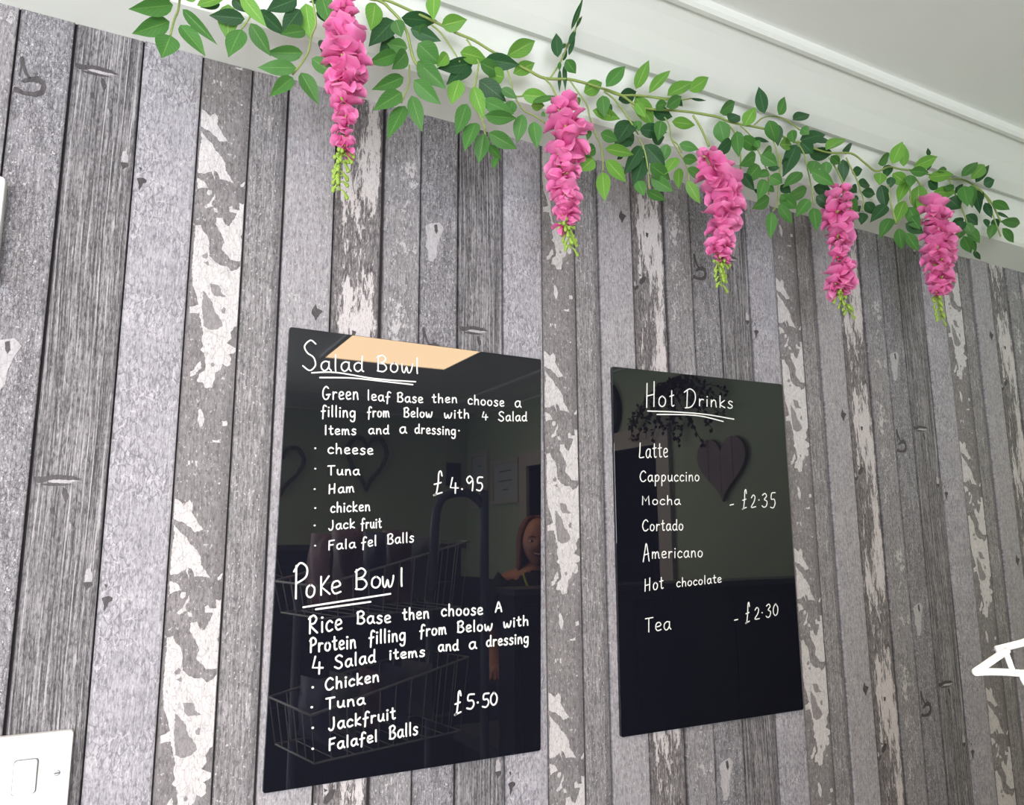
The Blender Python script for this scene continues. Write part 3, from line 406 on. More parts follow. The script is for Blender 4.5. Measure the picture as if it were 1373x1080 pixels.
MARKS={"A":[[[[7.1,1721.6],[13.2,1726.7],[29.5,1731.9],[37.9,1723.4],[31.8,1710.1],[26.7,1693.1],[26.0,1677.0],[20.1,1667.2],[13.2,1667.6],[12.2,1682.5],[7.6,1689.7],[10.3,1702.1]]],[[[1.0,2044.1],[5.3,2044.0],[12.0,2040.9],[22.6,2042.9],[28.4,2047.3],[29.6,2053.8],[25.4,2056.8],[17.2,2055.2],[11.0,2051.7],[7.7,2053.5],[12.6,2058.6],[25.1,2065.1],[32.1,2060.1],[35.0,2052.5],[32.6,2042.0],[24.2,2036.9],[12.4,2036.4],[2.0,2037.5]],[[4.3,2084.0],[7.1,2086.8],[9.0,2079.9],[12.7,2069.8],[15.4,2063.6],[18.9,2060.5],[14.7,2059.2],[10.3,2064.9],[7.1,2072.3],[6.9,2062.5],[6.2,2058.1],[5.1,2060.6],[5.7,2073.3]],[[21.3,1726.3],[25.8,1728.0],[27.6,1717.4],[24.8,1712.0],[21.8,1718.3]]]],"B":[[[[62.9,1988.6],[66.3,1990.9],[70.0,1981.8],[69.0,1975.3],[62.0,1974.8]],[[10.6,2091.5],[24.5,2092.8],[41.0,2092.5],[48.2,2091.1],[34.2,2088.1],[20.1,2088.6]]],[[[-2.3,2095.1],[10.4,2094.9],[26.4,2098.0],[40.7,2096.8],[50.9,2093.1],[38.7,2091.8],[22.2,2092.1],[10.9,2088.7],[6.4,2087.3],[4.3,2090.1],[-2.0,2091.7]],[[7.6,2086.0],[17.9,2087.9],[29.5,2087.6],[43.7,2087.4],[32.1,2085.1],[18.1,2084.5]],[[31.0,2083.7],[35.9,2080.8],[38.2,2072.7],[35.9,2065.4],[33.7,2069.9],[31.3,2076.5]],[[20.6,2059.0],[24.6,2061.0],[24.8,2052.4],[21.8,2052.7]],[[61.1,1974.0],[69.8,1974.6],[70.8,1971.1],[66.8,1967.4],[64.6,1964.9]]]],"C":[[],[[[3.7,1956.2],[10.3,1958.2],[14.9,1955.8],[14.4,1952.3],[10.9,1950.6],[8.9,1944.5],[7.2,1940.5],[5.7,1949.5]],[[4.6,1972.0],[8.3,1970.9],[7.3,1966.9]]]],"D":[[[[0.9,2072.4],[5.7,2071.0],[12.4,2063.6],[18.3,2071.6],[22.2,2066.3],[22.4,2055.3],[28.5,2045.9],[36.4,2034.2],[26.9,2031.3],[20.2,2038.3],[11.2,2044.2],[1.9,2047.2]],[[1.5,1983.6],[1.9,2003.2],[2.6,2017.7],[4.2,2028.9],[2.0,2040.9],[8.6,2033.6],[16.9,2026.6],[22.2,2017.1],[30.5,2010.0],[35.8,2000.4],[36.3,1991.5],[41.4,1985.5],[47.5,1976.1],[38.7,1977.7],[29.9,1977.5],[25.5,1987.3],[21.4,1989.0],[23.8,1974.4],[19.2,1986.7],[11.7,1981.5],[2.5,1980.2]],[[2.1,1973.1],[10.8,1969.7],[15.1,1962.7],[9.1,1960.5],[3.1,1957.5]],[[14.8,1955.6],[16.9,1959.5],[21.1,1959.2],[21.1,1954.3],[18.1,1951.5],[15.2,1953.0]],[[24.9,1956.0],[26.0,1950.0],[22.4,1944.0],[22.1,1936.8],[15.3,1932.8],[12.6,1934.9],[18.8,1940.5],[22.1,1949.2]],[[24.5,1935.6],[29.3,1933.9],[30.3,1929.7],[26.4,1929.8]],[[56.4,1975.3],[62.6,1981.2],[60.6,1973.5],[57.4,1971.9]],[[43.9,1940.4],[46.9,1942.8],[50.4,1938.2],[57.5,1938.7],[56.2,1949.2],[60.3,1947.3],[64.3,1949.0],[65.3,1929.5],[64.7,1909.8],[60.3,1901.9],[63.8,1895.5],[65.3,1881.7],[63.7,1867.4],[59.0,1866.6],[49.5,1866.8],[46.8,1871.5],[37.8,1879.5],[40.3,1891.3],[35.8,1900.9],[28.1,1913.5],[28.4,1922.3],[36.1,1923.8],[40.6,1914.1],[45.4,1913.3],[52.5,1928.8],[53.8,1933.5],[45.0,1933.5]],[[3.8,1907.1],[10.6,1908.4],[12.5,1901.8],[20.0,1892.8],[22.0,1884.5],[23.0,1867.5],[31.1,1860.2],[39.0,1857.2],[45.3,1857.4],[51.9,1851.2],[58.0,1854.3],[63.2,1862.1],[66.4,1860.9],[66.3,1846.9],[64.0,1836.1],[65.1,1815.6],[67.1,1778.3],[59.1,1775.6],[54.9,1766.6],[56.8,1760.1],[51.0,1752.7],[60.6,1747.9],[67.0,1744.5],[61.0,1740.5],[53.4,1738.0],[57.5,1733.4],[57.9,1725.1],[52.8,1721.3],[47.2,1724.9],[45.4,1716.4],[39.5,1712.6],[38.6,1701.8],[36.2,1691.8],[28.0,1691.1],[25.4,1697.4],[17.9,1698.4],[20.3,1709.1],[26.7,1713.8],[26.9,1722.0],[24.6,1736.5],[19.6,1740.1],[22.5,1746.2],[20.5,1755.9],[21.5,1764.2],[18.5,1775.5],[14.8,1788.3],[3.6,1787.2],[3.1,1795.4],[14.1,1799.9],[11.6,1808.0],[8.5,1817.6],[4.9,1827.1],[4.6,1832.1],[3.2,1843.7],[3.1,1857.2],[3.2,1879.4],[3.8,1895.0]],[[20.8,1725.5],[22.5,1716.7],[17.9,1711.3],[13.8,1706.1],[9.5,1704.1],[9.1,1710.5],[14.0,1714.2],[18.0,1722.7]],[[21.6,1661.6],[25.2,1663.5],[27.8,1657.3],[29.9,1651.0],[28.0,1641.3],[25.2,1639.6],[21.8,1647.3],[22.7,1655.3]],[[40.8,1624.5],[46.1,1623.9],[51.2,1625.9],[49.2,1621.5],[41.7,1621.7]],[[13.6,1596.5],[15.6,1597.3],[16.0,1591.9],[13.9,1591.8]],[[21.9,1596.8],[24.8,1596.9],[25.2,1589.9],[22.7,1590.6]],[[49.9,1569.6],[53.5,1571.2],[53.0,1567.8]],[[50.7,1649.2],[56.7,1650.4],[57.8,1644.0],[52.5,1642.8]]],[[[25.9,1830.3],[37.5,1828.7],[41.2,1819.0],[46.8,1814.7],[32.2,1814.3],[27.6,1820.4]],[[18.2,1819.0],[23.9,1813.1],[30.4,1805.6],[33.4,1794.2],[41.6,1783.5],[45.1,1775.5],[37.8,1769.6],[27.2,1768.3],[21.0,1772.5],[18.1,1795.5]],[[13.9,1865.9],[18.2,1871.4],[21.4,1868.0],[20.5,1863.6],[15.6,1863.6]],[[41.6,1797.0],[44.5,1800.8],[47.7,1798.7],[47.0,1791.8],[43.4,1792.2]],[[33.2,1723.5],[35.8,1725.4],[38.2,1722.3],[36.9,1719.4],[33.8,1719.7]],[[16.2,1857.7],[21.9,1860.4],[23.0,1854.6],[19.0,1856.5]]]],"E":[[],[]],"F":[[[[47.6,1812.8],[51.6,1811.8],[48.7,1806.6]]],[[[47.7,1821.3],[49.7,1815.1],[57.6,1812.2],[53.2,1805.9],[48.5,1797.1],[46.4,1802.0],[42.4,1806.8],[43.1,1812.5]]]],"G":[[[[-3.3,1695.8],[4.1,1693.0],[4.6,1686.2],[-4.4,1687.1]]],[[[22.4,1707.6],[27.7,1706.2],[24.3,1696.7],[16.5,1690.3],[12.3,1693.2],[16.0,1701.1]],[[8.1,1688.5],[11.5,1686.4],[4.0,1677.5],[0.7,1680.5]],[[12.1,1710.3],[17.7,1707.4],[13.8,1705.1]],[[31.2,1790.0],[37.1,1788.8],[34.7,1780.7],[30.9,1783.6]]]],"H":[[],[]]}
# ---------------------------------------------------------------- room shell
XL, XR, YB, ZC = -2.3, 2.15, -3.7, 2.345
ZTOP = 2.155
def struct(o): o['kind'] = 'structure'; return o
def sbox(name, a, b, mat):
    mb = MB(); mb.box(a, b); return struct(mb.build(name, mat))
sbox('floor', (XL - .1, YB - .1, -.08), (XR + .1, .1, 0), M_FLOOR)
sbox('ceiling', (XL - .1, YB - .1, ZC), (XR + .1, .1, ZC + .06), M_CEIL)
wall = sbox('wall_back', (XL - .1, 0.006, 0), (XR + .1, .1, ZC), M_GAP)

# opposite wall with an added unseen fill window, side wall with a smaller one
mb = MB()
wx0, wx1, wz0, wz1 = -2.1, 0.1, .55, 2.15
for a, b in (((XL - .1, 0), (wx0, ZC)), ((wx1, 0), (XR + .1, ZC)), ((wx0, 0), (wx1, wz0)), ((wx0, wz1), (wx1, ZC))):
    mb.box((a[0], YB - .1, a[1]), (b[0], YB, b[1]))
struct(mb.build('wall_front', M_GREEN))
mb = MB()
sy0, sy1, sz0, sz1 = -2.4, -.6, .6, 2.0
for a, b in (((YB, 0), (sy0, ZC)), ((sy1, 0), (.006, ZC)), ((sy0, 0), (sy1, sz0)), ((sy0, sz1), (sy1, ZC))):
    mb.box((XL - .1, a[0], a[1]), (XL, b[0], b[1]))
struct(mb.build('wall_left', M_GREEN))
def glassmat():
    mt, nt, b = newmat('window_pane_glass'); b.inputs['Transmission Weight'].default_value = 1
    b.inputs['Roughness'].default_value = 0; b.inputs['Base Color'].default_value = (.95, .98, 1, 1); return mt
M_PANE = glassmat()
def window(name, a, b, axis):
    mb = MB(); t = .05
    if axis == 'y':
        (x0, z0), (x1, z1), y = a, b, YB - .06
        for p_, q in (((x0, z0), (x1, z0 + t)), ((x0, z1 - t), (x1, z1)), ((x0, z0), (x0 + t, z1)), ((x1 - t, z0), (x1, z1)), (((x0 + x1) / 2 - t / 2, z0), ((x0 + x1) / 2 + t / 2, z1))):
            mb.box((p_[0], y - .03, p_[1]), (q[0], y + .03, q[1]))
        f = struct(mb.build(name, M_WHITE)); g = MB(); g.box((x0 + .01, y - .004, z0 + .01), (x1 - .01, y + .004, z1 - .01)); g.build('pane', M_PANE, f)
    else:
        (y0, z0), (y1, z1), x = a, b, XL - .06
        for p_, q in (((y0, z0), (y1, z0 + t)), ((y0, z1 - t), (y1, z1)), ((y0, z0), (y0 + t, z1)), ((y1 - t, z0), (y1, z1))):
            mb.box((x - .03, p_[0], p_[1]), (x + .03, q[0], q[1]))
        f = struct(mb.build(name, M_WHITE)); g = MB(); g.box((x - .004, y0 + .01, z0 + .01), (x + .004, y1 - .01, z1 - .01)); g.build('pane', M_PANE, f)
window('added_window', (wx0, wz0), (wx1, wz1), 'y')  # first window is unseen, added as the opening for the frontal fill lamp
window('window_2', (sy0, sz0), (sy1, sz1), 'x')
# right wall with a doorway into a dark back room
dy0, dy1, dz = -2.84, -1.66, 1.90
mb = MB()
for a, b in (((YB - .1, 0), (dy0, ZC)), ((dy1, 0), (.006, ZC)), ((dy0, dz), (dy1, ZC))):
    mb.box((XR, a[0], a[1]), (XR + .1, b[0], b[1]))
struct(mb.build('wall_right', M_GREEN))
mb = MB(); mb.box((XR + 1.3, -3.4, 0), (XR + 1.36, -1.1, 2.3)); mb.box((XR + .1, -3.46, 0), (XR + 1.36, -3.4, 2.3)); mb.box((XR + .1, -1.1, 0), (XR + 1.36, -1.04, 2.3))
mb.box((XR + .1, -3.46, 2.3), (XR + 1.36, -1.04, 2.36)); mb.box((XR + .1, -3.46, -.06), (XR + 1.36, -1.04, 0))
struct(mb.build('wall_far', M_DARKROOM))
mb = MB(); t = .085
mb.box((XR - .02, dy0 - t, 0), (XR + .1, dy0, dz + t)); mb.box((XR - .02, dy1, 0), (XR + .1, dy1 + t, dz + t)); mb.box((XR - .02, dy0, dz), (XR + .1, dy1, dz + t))
struct(mb.build('door_1', M_TRIM))

# coving round the room: profile points are (distance out from wall, height)
PROF = [(-.0, 2.155), (.004, 2.149), (.082, 2.166), (.0868, 2.172), (.092, 2.205), (.0975, 2.245), (.100, 2.272), (.107, 2.2725), (.115, 2.2665),
        (.135, 2.281), (.160, 2.302), (.185, 2.3205), (.200, 2.330), (.206, 2.3265), (.213, 2.3275), (.2175, 2.333), (.219, ZC)]
def cove(name, prof, axis, fixed, lo, hi, sgn, mat):
    pts = list(prof) + [(0.0, ZC)]
    mb = MB(); n = len(pts); rings = []
    for e in (lo, hi):
        rings.append([((e, fixed + sgn * d, z) if axis == 'x' else (fixed + sgn * d, e, z)) for d, z in pts])
    mb.loft(rings)
    o = mb.build(name, mat); struct(o)
    return o
cove('trim_1', PROF, 'x', 0.006, XL, XR, -1, M_COVE)
PROF2 = [(0, 2.285), (.012, 2.283), (.016, 2.292), (.07, 2.302), (.13, 2.318), (.20, 2.333), (.21, 2.329), (.222, 2.335), (.225, ZC)]
cove('trim_2', PROF2, 'x', YB, XL, XR, 1, M_COVE)
cove('trim_3', PROF2, 'y', XR, YB + .2, -.2, -1, M_COVE)
cove('trim_4', PROF2, 'y', XL, YB + .2, -.2, 1, M_COVE)

# dark dado panelling on the far wall and the right wall, with a moulded cap
sbox('baseboard_front', (.12, YB, 0), (XR, YB + .018, 1.22), M_COUNTER); sbox('trim_5', (.12, YB, 1.22), (XR, YB + .03, 1.25), M_COUNTER)
sbox('baseboard_right', (XR - .018, YB, 0), (XR, dy0 - .09, 1.22), M_COUNTER); sbox('trim_6', (XR - .03, YB, 1.22), (XR, dy0 - .09, 1.25), M_COUNTER)
# ---------------------------------------------------------------- boards of the wall
OFFS = [-.317, 0, .245, -.072, .156, .39]        # pattern drop of each eight-board repeat, from repeat -1
EX = {1: -.0754, 2: .0032, 3: .0762, 4: .1416, 5: .192, 6: .262, 7: .335, 8: .3943, 9: .4568, 10: .535, 11: .606, 12: .6706, 13: .719, 14: .7895, 15: .863, 16: .9236,
      17: .988, 18: 1.0653, 19: 1.1353, 20: 1.2001, 21: 1.2478, 22: 1.3174, 23: 1.390, 24: 1.4523, 25: 1.5134, 26: 1.594, 27: 1.6697, 28: 1.7359, 29: 1.7854, 30: 1.8547, 31: 1.9269}
def edge_x(k):
    if k in EX: return EX[k]
    return -.13615 + .53 * (k // 8) + .53 * EDGE_FRACTIONS[k % 8]
TYPES = 'ABCDEFGH'
GAPR = {'A': .0030, 'B': .0016, 'C': .0016, 'D': .0016, 'E': .0030, 'F': .0024, 'G': .0054, 'H': .0020}   # joint after each kind
PROUD = {'A': 0, 'B': -.0006, 'C': .0006, 'D': -.0010, 'E': -.0012, 'F': .0012, 'G': -.0004, 'H': .0002}
mark_cache = {}
def ragged(poly, rnd, amp):
    out = []
    n = len(poly)
    for i in range(n):
        a = Vector((poly[i][0] / 1000, poly[i][1] / 1000)); b = Vector((poly[(i + 1) % n][0] / 1000, poly[(i + 1) % n][1] / 1000))
        L = (b - a).length; k = max(1, int(L / .0022)); nr = Vector((-(b - a).y, (b - a).x)); nr = nr.normalized() if nr.length else nr
        for j in range(k):
            q = a + (b - a) * (j / k) + nr * (rnd.uniform(-1, 1) * amp if j else 0); out.append(q)
    return out
def marks_mesh(ty, kind, w, y):
    """flat ragged pieces of paint (kind 0) or knots (kind 1) for one vertical repeat, returned as polygons"""
    key = (ty, kind)
    if key not in mark_cache:
        rnd = random.Random(5)
        mark_cache[key] = [ragged(pl, rnd, .0007 if ty == 'D' else .0003) for pl in MARKS[ty][kind]]
    return mark_cache[key]
def add_marks(plank, ty, x0, x1, off, yf, kind, name, mat):
    polys = marks_mesh(ty, kind, x1 - x0, yf)
    if not polys: return
    bm = bmesh.new()
    lift = .0005 if kind == 0 else .0007
    if ty == 'D' and kind == 1: lift = .0008
    for pl in polys:
        ls = [v.y for v in pl]; zc = sum(ls) / len(ls) + off
        k0 = math.ceil((.75 - zc) / CIRC); k1 = math.floor((2.19 - zc) / CIRC)
        flat = [Vector((min(max(x0 + q.x, x0 + .0014), x1 - .0014), q.y)) for q in pl]
        n = len(flat)
        vo, eo, fo, *_ = delaunay_2d_cdt(flat, [], [list(range(n))], 1, 1e-6)
        for k in range(k0, k1 + 1):
            top = [bm.verts.new((v.x, yf - lift, min(v.y + off + k * CIRC, ZTOP - .002))) for v in vo]
            cnt = {}
            for f in fo:
                for i in range(len(f)): cnt[(f[i], f[(i + 1) % len(f)])] = 1
                try: bm.faces.new([top[i] for i in f])
                except ValueError: pass
            low = {}
            for (i, j) in cnt:
                if (j, i) in cnt: continue
                for q in (i, j):
                    if q not in low: low[q] = bm.verts.new((vo[q].x, yf + .0003, top[q].co.z))
                try: bm.faces.new((top[j], top[i], low[i], low[j]))
                except ValueError: pass
    for f in bm.faces:
        f.normal_update()
        if abs(f.normal.y) > .9 and f.normal.y > 0: f.normal_flip()
    me = bpy.data.meshes.new(name); bm.to_mesh(me); bm.free(); me.materials.append(mat)
    o = bpy.data.objects.new(name, me); link(o, plank); o['kind'] = 'stuff'
    return o
LAB = {'A': 'crackled grey board', 'B': 'dark deeply grained board', 'C': 'lilac grey painted board', 'D': 'board with big patches of peeling white paint',
       'E': 'fine grained grey board', 'F': 'smooth pale board', 'G': 'dark board covered in white paint flakes', 'H': 'grey board with scattered pale flecks'}
kmax = 35
k = -12
while edge_x(k) < XR - .005:
    ty = TYPES[k % 8]; roll = k // 8
    off = OFFS[max(0, min(5, roll + 1))] if roll >= -1 else OFFS[0] - .2 * (roll + 1)
    prev = TYPES[(k - 1) % 8]
    x0 = edge_x(k) + GAPR[prev] / 2; x1 = min(edge_x(k + 1), XR) - GAPR[ty] / 2
    yf = -PROUD[ty]; bv = .0009
    # cross-section: back, side, small bevel, front
    sec = [(x0, .006), (x0, yf + bv), (x0 + bv * .6, yf), (x1 - bv * .6, yf), (x1, yf + bv), (x1, .006)]
    vs = []; uv = []; ac = []
    zs = [0.0, ZTOP]
    for z in zs:
        for x, y in sec: vs.append((x, y, z)); uv.append((x - x0, z - off)); ac.append(((x - x0) / (x1 - x0), 0))
    fs = [[i, i + 1, i + 7, i + 6] for i in range(5)] + [[6, 7, 8, 9, 10, 11], [5, 4, 3, 2, 1, 0]]
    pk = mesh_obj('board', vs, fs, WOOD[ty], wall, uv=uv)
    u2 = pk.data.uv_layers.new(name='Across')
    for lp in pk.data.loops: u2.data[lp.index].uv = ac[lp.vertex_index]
    pk['label'] = LAB[ty]
    if k >= -3:
        add_marks(pk, ty, x0, x1, off, yf, 0, 'peeling_paint', M_FLAKE if ty == 'D' else M_PALE)
        add_marks(pk, ty, x0, x1, off, yf, 1, 'bare_patch' if ty == 'D' else 'knot', M_BARE if ty == 'D' else M_KNOT)
    k += 1

# ---------------------------------------------------------------- handwriting
# strokes of each letter: x across, y up; 0 is the line, .6 the small-letter height, 1 the tall-letter height
G = {
'a': (.62, ["50,52 30,60 8,45 5,18 20,0 38,8 50,30", "50,58 50,18 62,2"]), 'b': (.6, ["8,100 8,2", "8,40 30,60 52,42 50,12 28,0 8,10"]),
'c': (.52, ["48,48 30,60 8,45 5,18 22,0 48,8"]), 'd': (.62, ["50,48 28,58 6,42 6,14 26,0 48,16", "52,100 50,14 60,2"]),
'e': (.55, ["6,30 30,32 48,42 36,60 12,54 5,24 20,2 50,8"]), 'f': (.5, ["52,92 36,102 22,86 20,40 16,-22", "2,46 42,50"]),
'g': (.62, ["50,50 28,60 6,44 8,14 28,4 48,22", "52,58 52,0 44,-34 20,-38 8,-26"]), 'h': (.6, ["8,102 8,0", "8,30 24,56 44,52 48,28 50,0"]),
'i': (.22, ["10,58 10,0", "11,82 11,84"]), 'j': (.3, ["18,58 16,-20 0,-34"]), 'k': (.56, ["8,100 8,0", "46,62 10,26 50,0"]), 'l': (.24, ["10,102 9,30 11,0"]),
'm': (.85, ["6,58 6,0", "6,34 20,56 34,48 36,0", "36,34 52,58 66,48 72,8 78,0"]), 'n': (.6, ["8,58 8,0", "8,32 26,58 44,50 48,20 52,0"]),
'o': (.58, ["28,60 8,46 6,14 26,0 46,12 50,42 28,60"]), 'p': (.6, ["8,58 8,-42", "8,44 28,62 50,46 44,14 26,2 8,12"]),
'r': (.46, ["8,58 8,0", "8,34 24,56 42,54"]), 's': (.5, ["44,54 24,62 10,48 22,34 42,22 38,4 18,-2 4,6"]), 't': (.46, ["20,94 20,20 28,2 42,6", "2,62 40,66"]),
'u': (.6, ["8,58 8,18 22,2 40,10 48,34", "50,58 50,14 58,2"]), 'v': (.55, ["4,58 24,2 48,60"]), 'w': (.8, ["4,56 8,12 22,2 36,40 44,4 60,6 72,40 74,60"]),
'x': (.5, ["4,58 44,2", "44,58 4,2"]), 'y': (.58, ["6,58 12,20 34,22", "50,58 40,0 20,-38"]), 'z': (.5, ["4,58 44,58 6,2 48,4"]),
'A': (.75, ["2,0 20,60 34,100 50,60 66,0", "10,36 60,42"]), 'B': (.68, ["8,98 8,2", "2,88 34,104 56,84 40,60 10,52 46,48 62,22 40,0 4,4"]),
'C': (.75, ["66,84 44,102 16,84 4,46 18,8 44,0 68,16"]), 'D': (.8, ["22,96 18,4", "2,84 36,100 66,80 70,40 46,6 8,2"]), 'F': (.6, ["10,96 8,50 8,0", "8,96 54,102", "8,50 44,54"]),
'G': (.82, ["58,88 36,102 10,76 6,30 24,2 52,6 66,34", "40,36 76,40"]), 'H': (.78, ["8,98 6,0", "58,104 56,2", "6,46 58,52"]), 'I': (.26, ["10,100 10,0"]),
'J': (.6, ["42,100 44,40 34,4 14,-2 2,14"]), 'K': (.7, ["8,100 8,0", "56,98 10,44 62,0"]), 'L': (.6, ["12,102 8,40 6,4 54,6"]), 'M': (.85, ["6,0 8,96 36,40 64,98 70,0"]),
'P': (.62, ["10,96 8,0", "0,80 26,102 54,86 50,58 10,44"]), 'R': (.72, ["10,96 8,0", "0,84 34,102 56,82 40,56 10,48 62,0"]), 'S': (.72, ["62,88 38,102 10,84 22,60 52,42 60,14 34,-2 2,16"]),
'T': (.66, ["30,96 30,0", "2,96 64,100"]), 'W': (1, ["2,98 20,4 44,70 66,4 90,98"]),
'0': (.62, ["30,100 8,70 6,24 26,0 48,20 52,66 30,100"]), '2': (.6, ["6,80 26,100 46,82 34,44 4,4 54,4"]), '3': (.6, ["6,88 30,100 46,80 24,56 50,40 44,8 20,-2 2,10"]),
'4': (.66, ["20,100 6,36 60,34", "42,66 40,0"]), '5': (.62, ["54,98 18,96 14,58 42,56 52,28 34,0 6,6"]), '9': (.6, ["48,78 28,100 6,76 22,50 48,70 50,40 46,0"]),
'£': (.75, ["60,78 52,98 38,90 34,50 20,6 2,2 60,8", "8,46 54,50"]), '.': (.5, ["22,30 28,36"]), '-': (1, ["5,20 95,30"]),
}
def cat_path(pts):
    return smooth_path([(a, b, 0) for a, b in pts], 4)
def stroke_mesh(mb, pts, r, y):
    """flat rounded ribbon of paint on the glass"""
    n = len(pts)
    L = []; R = []
    for i in range(n):
        t = pts[min(i + 1, n - 1)] - pts[max(i - 1, 0)]
        t = t.normalized() if t.length > 1e-9 else Vector((1, 0, 0))
        nr = Vector((-t.y, t.x, 0)); L.append(pts[i] + nr * r); R.append(pts[i] - nr * r)
    def cap(c, d0, sg):
        d0 = d0.normalized() if d0.length > 1e-9 else Vector((1, 0, 0)); nr = Vector((-d0.y, d0.x, 0))
        return [c + nr * math.cos(a) * r * sg + d0 * math.sin(a) * r for a in (math.radians(45), math.radians(90), math.radians(135))]
    k = len(mb.v); th = .00035
    for i in range(n):
        for q in (L[i], R[i]):
            mb.v.append(Vector((q.x, y, q.y)))
    for i in range(n - 1):
        a = k + 2 * i; mb.f.append([a, a + 2, a + 3, a + 1])
    for c, d0, a, b in ((pts[-1], pts[-1] - pts[max(n - 2, 0)], k + 2 * n - 2, k + 2 * n - 1), (pts[0], pts[0] - pts[min(1, n - 1)], k + 1, k)):
        cp = cap(c, d0, 1); j = len(mb.v)
        for q in cp: mb.v.append(Vector((q.x, y, q.y)))
        mb.f.append([a, j, j + 1, j + 2, b])
LNAME = {'salad_heading': 'underlined white heading Salad Bowl', 'poke_heading': 'underlined white heading Poke Bowl', 'hot_heading': 'underlined white heading Hot Drinks',
         'price': 'price reading £4.95', 'price2': 'price reading £5.50', 'p1': 'price reading £2.35', 'p2': 'price reading £2.30'}
def write_line(parent, nm, R, words, unders, y):
    mb = MB(); rnd = random.Random(len(nm) * 7 + len(words))
    for w in words:
        txt, ax, az, bx, bz, ux, uz = w
        a = Vector((ax, az, 0)) / 10000; b = Vector((bx, bz, 0)) / 10000; u = Vector((ux, uz, 0)) / 10000 * (.92 if len(txt) > 2 else 1)
        tot = sum(G[c][0] + .16 for c in txt) - .16
        s = (b - a) / tot if txt not in ('-',) else (b - a)
        x = 0
        for c in txt:
            gw, st = G[c]
            for sk in st:
                pts = [tuple(float(q) / 100 for q in t_.split(',')) for t_ in sk.split()]
                if len(pts) > 2 and c not in 'MWKx4H' : pp = cat_path(pts)
                else: pp = [Vector((q[0], q[1], 0)) for q in pts]
                wp = [a + s * (x + q.x) + u * q.y for q in pp]
                if c == '.' or (c in 'i' and pts[0][1] > .7): 
                    m_ = sum(wp, Vector()) / len(wp); wp = [m_ - Vector((R * .25, 0, 0)), m_ + Vector((R * .25, 0, 0))]
                    stroke_mesh(mb, wp, R * 1.25, y - .00002)
                else: stroke_mesh(mb, wp, R, y - rnd.uniform(0, .00003))
            x += gw + .16
    for ul in unders:
        stroke_mesh(mb, smooth_path([Vector((q[0], q[1], 0)) / 10000 for q in ul], 5), R, y)
    # give the ink body: duplicate as a thin slab
    vf = list(mb.v); nf = len(vf)
    verts = vf + [v + Vector((0, .00030, 0)) for v in vf]
    faces = list(mb.f)
    cnt = {}
    for f in mb.f:
        for i in range(len(f)):
            e = (f[i], f[(i + 1) % len(f)]); cnt[e] = 1
    for (i, j) in list(cnt):
        if (j, i) not in cnt: faces.append([i, i + nf, j + nf, j])
    o = mesh_obj('handwriting', verts, faces, M_CHALK, parent)
    if nm in LNAME: o['label'] = LNAME[nm]
    return o
BOARDS = [
 dict(c=[(.206, 1.7827), (.599, 1.7783), (.5901, 1.1943), (.1992, 1.1935)], label='left black glass menu board on the wall, handwritten with Salad Bowl and Poke Bowl'),
 dict(c=[(.7352, 1.7803), (1.1283, 1.7843), (1.1275, 1.1957), (.7329, 1.1954)], label='right black glass menu board handwritten with Hot Drinks'),
]
YF = -.0064
def quad_round(c, r=.004, n=4):
    """outline of a rounded quadrilateral, counter-clockwise seen from the room"""
    c = [Vector((a, b, 0)) for a, b in c]; c = [c[3], c[2], c[1], c[0]]; out = []
    for i in range(4):
        p0, p1, p2 = c[i - 1], c[i], c[(i + 1) % 4]
        a = p1 + (p0 - p1).normalized() * r; b = p1 + (p2 - p1).normalized() * r
        for k_ in range(n + 1):
            t = k_ / n; q = a * (1 - t) ** 2 + p1 * 2 * t * (1 - t) + b * t * t
            out.append((q.x, q.y))
    return out
for i, bd in enumerate(BOARDS):
    t_ = thing('menu_board', bd['label'], 'menu board', group=None)
    g = slab('glass_panel', quad_round(bd['c']), -.0013, YF, M_GLASS, t_, bev=.0006)
    for ln in LETTERING:
        if ln[0] == i: write_line(t_, ln[1], ln[2] / 1e5 * .8, ln[3], ln[4], YF - .00035)

# ---------------------------------------------------------------- light switch and the white plate above it
sw = thing('light_switch', 'white plastic single light switch with screwed plate on the wall bottom left', 'light switch')
slab('plate', rounded_rect(-.0960, 1.2050, -.0092, 1.2912, .004), .0, -.0095, M_WHITE, sw, bev=.002)
slab('rocker_surround', rounded_rect(-.0635, 1.2305, -.0402, 1.2668, .003), -.009, -.0100, plain('rocker_gap', (120, 122, 126), .6), sw, bev=.0002)
mb = MB()
o = rounded_rect(-.0625, 1.2315, -.0412, 1.2658, .003)
mb.loft([[(x, -.0098, z) for x, z in o], [(x, -.0125 - (z - 1.2315) / .0343 * .0028, z) for x, z in o], [(-.05185 + (x + .05185) * .94, -.0132 - (z - 1.2315) / .0343 * .0028, 1.24865 + (z - 1.24865) * .96) for x, z in o]])
mb.build('rocker', M_WHITE, sw)
for sx in (-.0219, -.0830):
    mb = MB()
    for r0, r1, y0, y1 in ((.0032, .0030, -.0095, -.0103),):
        rg = lambda r, y: [(sx + r * math.cos(a * math.pi / 8), y, 1.2485 + r * math.sin(a * math.pi / 8)) for a in range(16)]
        mb.loft([rg(r0, y0), rg(r1, y1), rg(r1 * .8, y1 - .0002)])
    s_ = mb.build('screw', M_STEEL, sw); mb = MB(); mb.box((sx - .0026, -.0108, 1.2481), (sx + .0026, -.0104, 1.2489)); mb.build('slot', M_GAP, s_)
pl = slab('wall_box', rounded_rect(-.245, 1.79, -.1285, 1.9195, .006), .0, -.020, M_WHITE, None, bev=.003)
tag(pl, 'white plastic wall box above the light switch at the left edge', 'wall box')

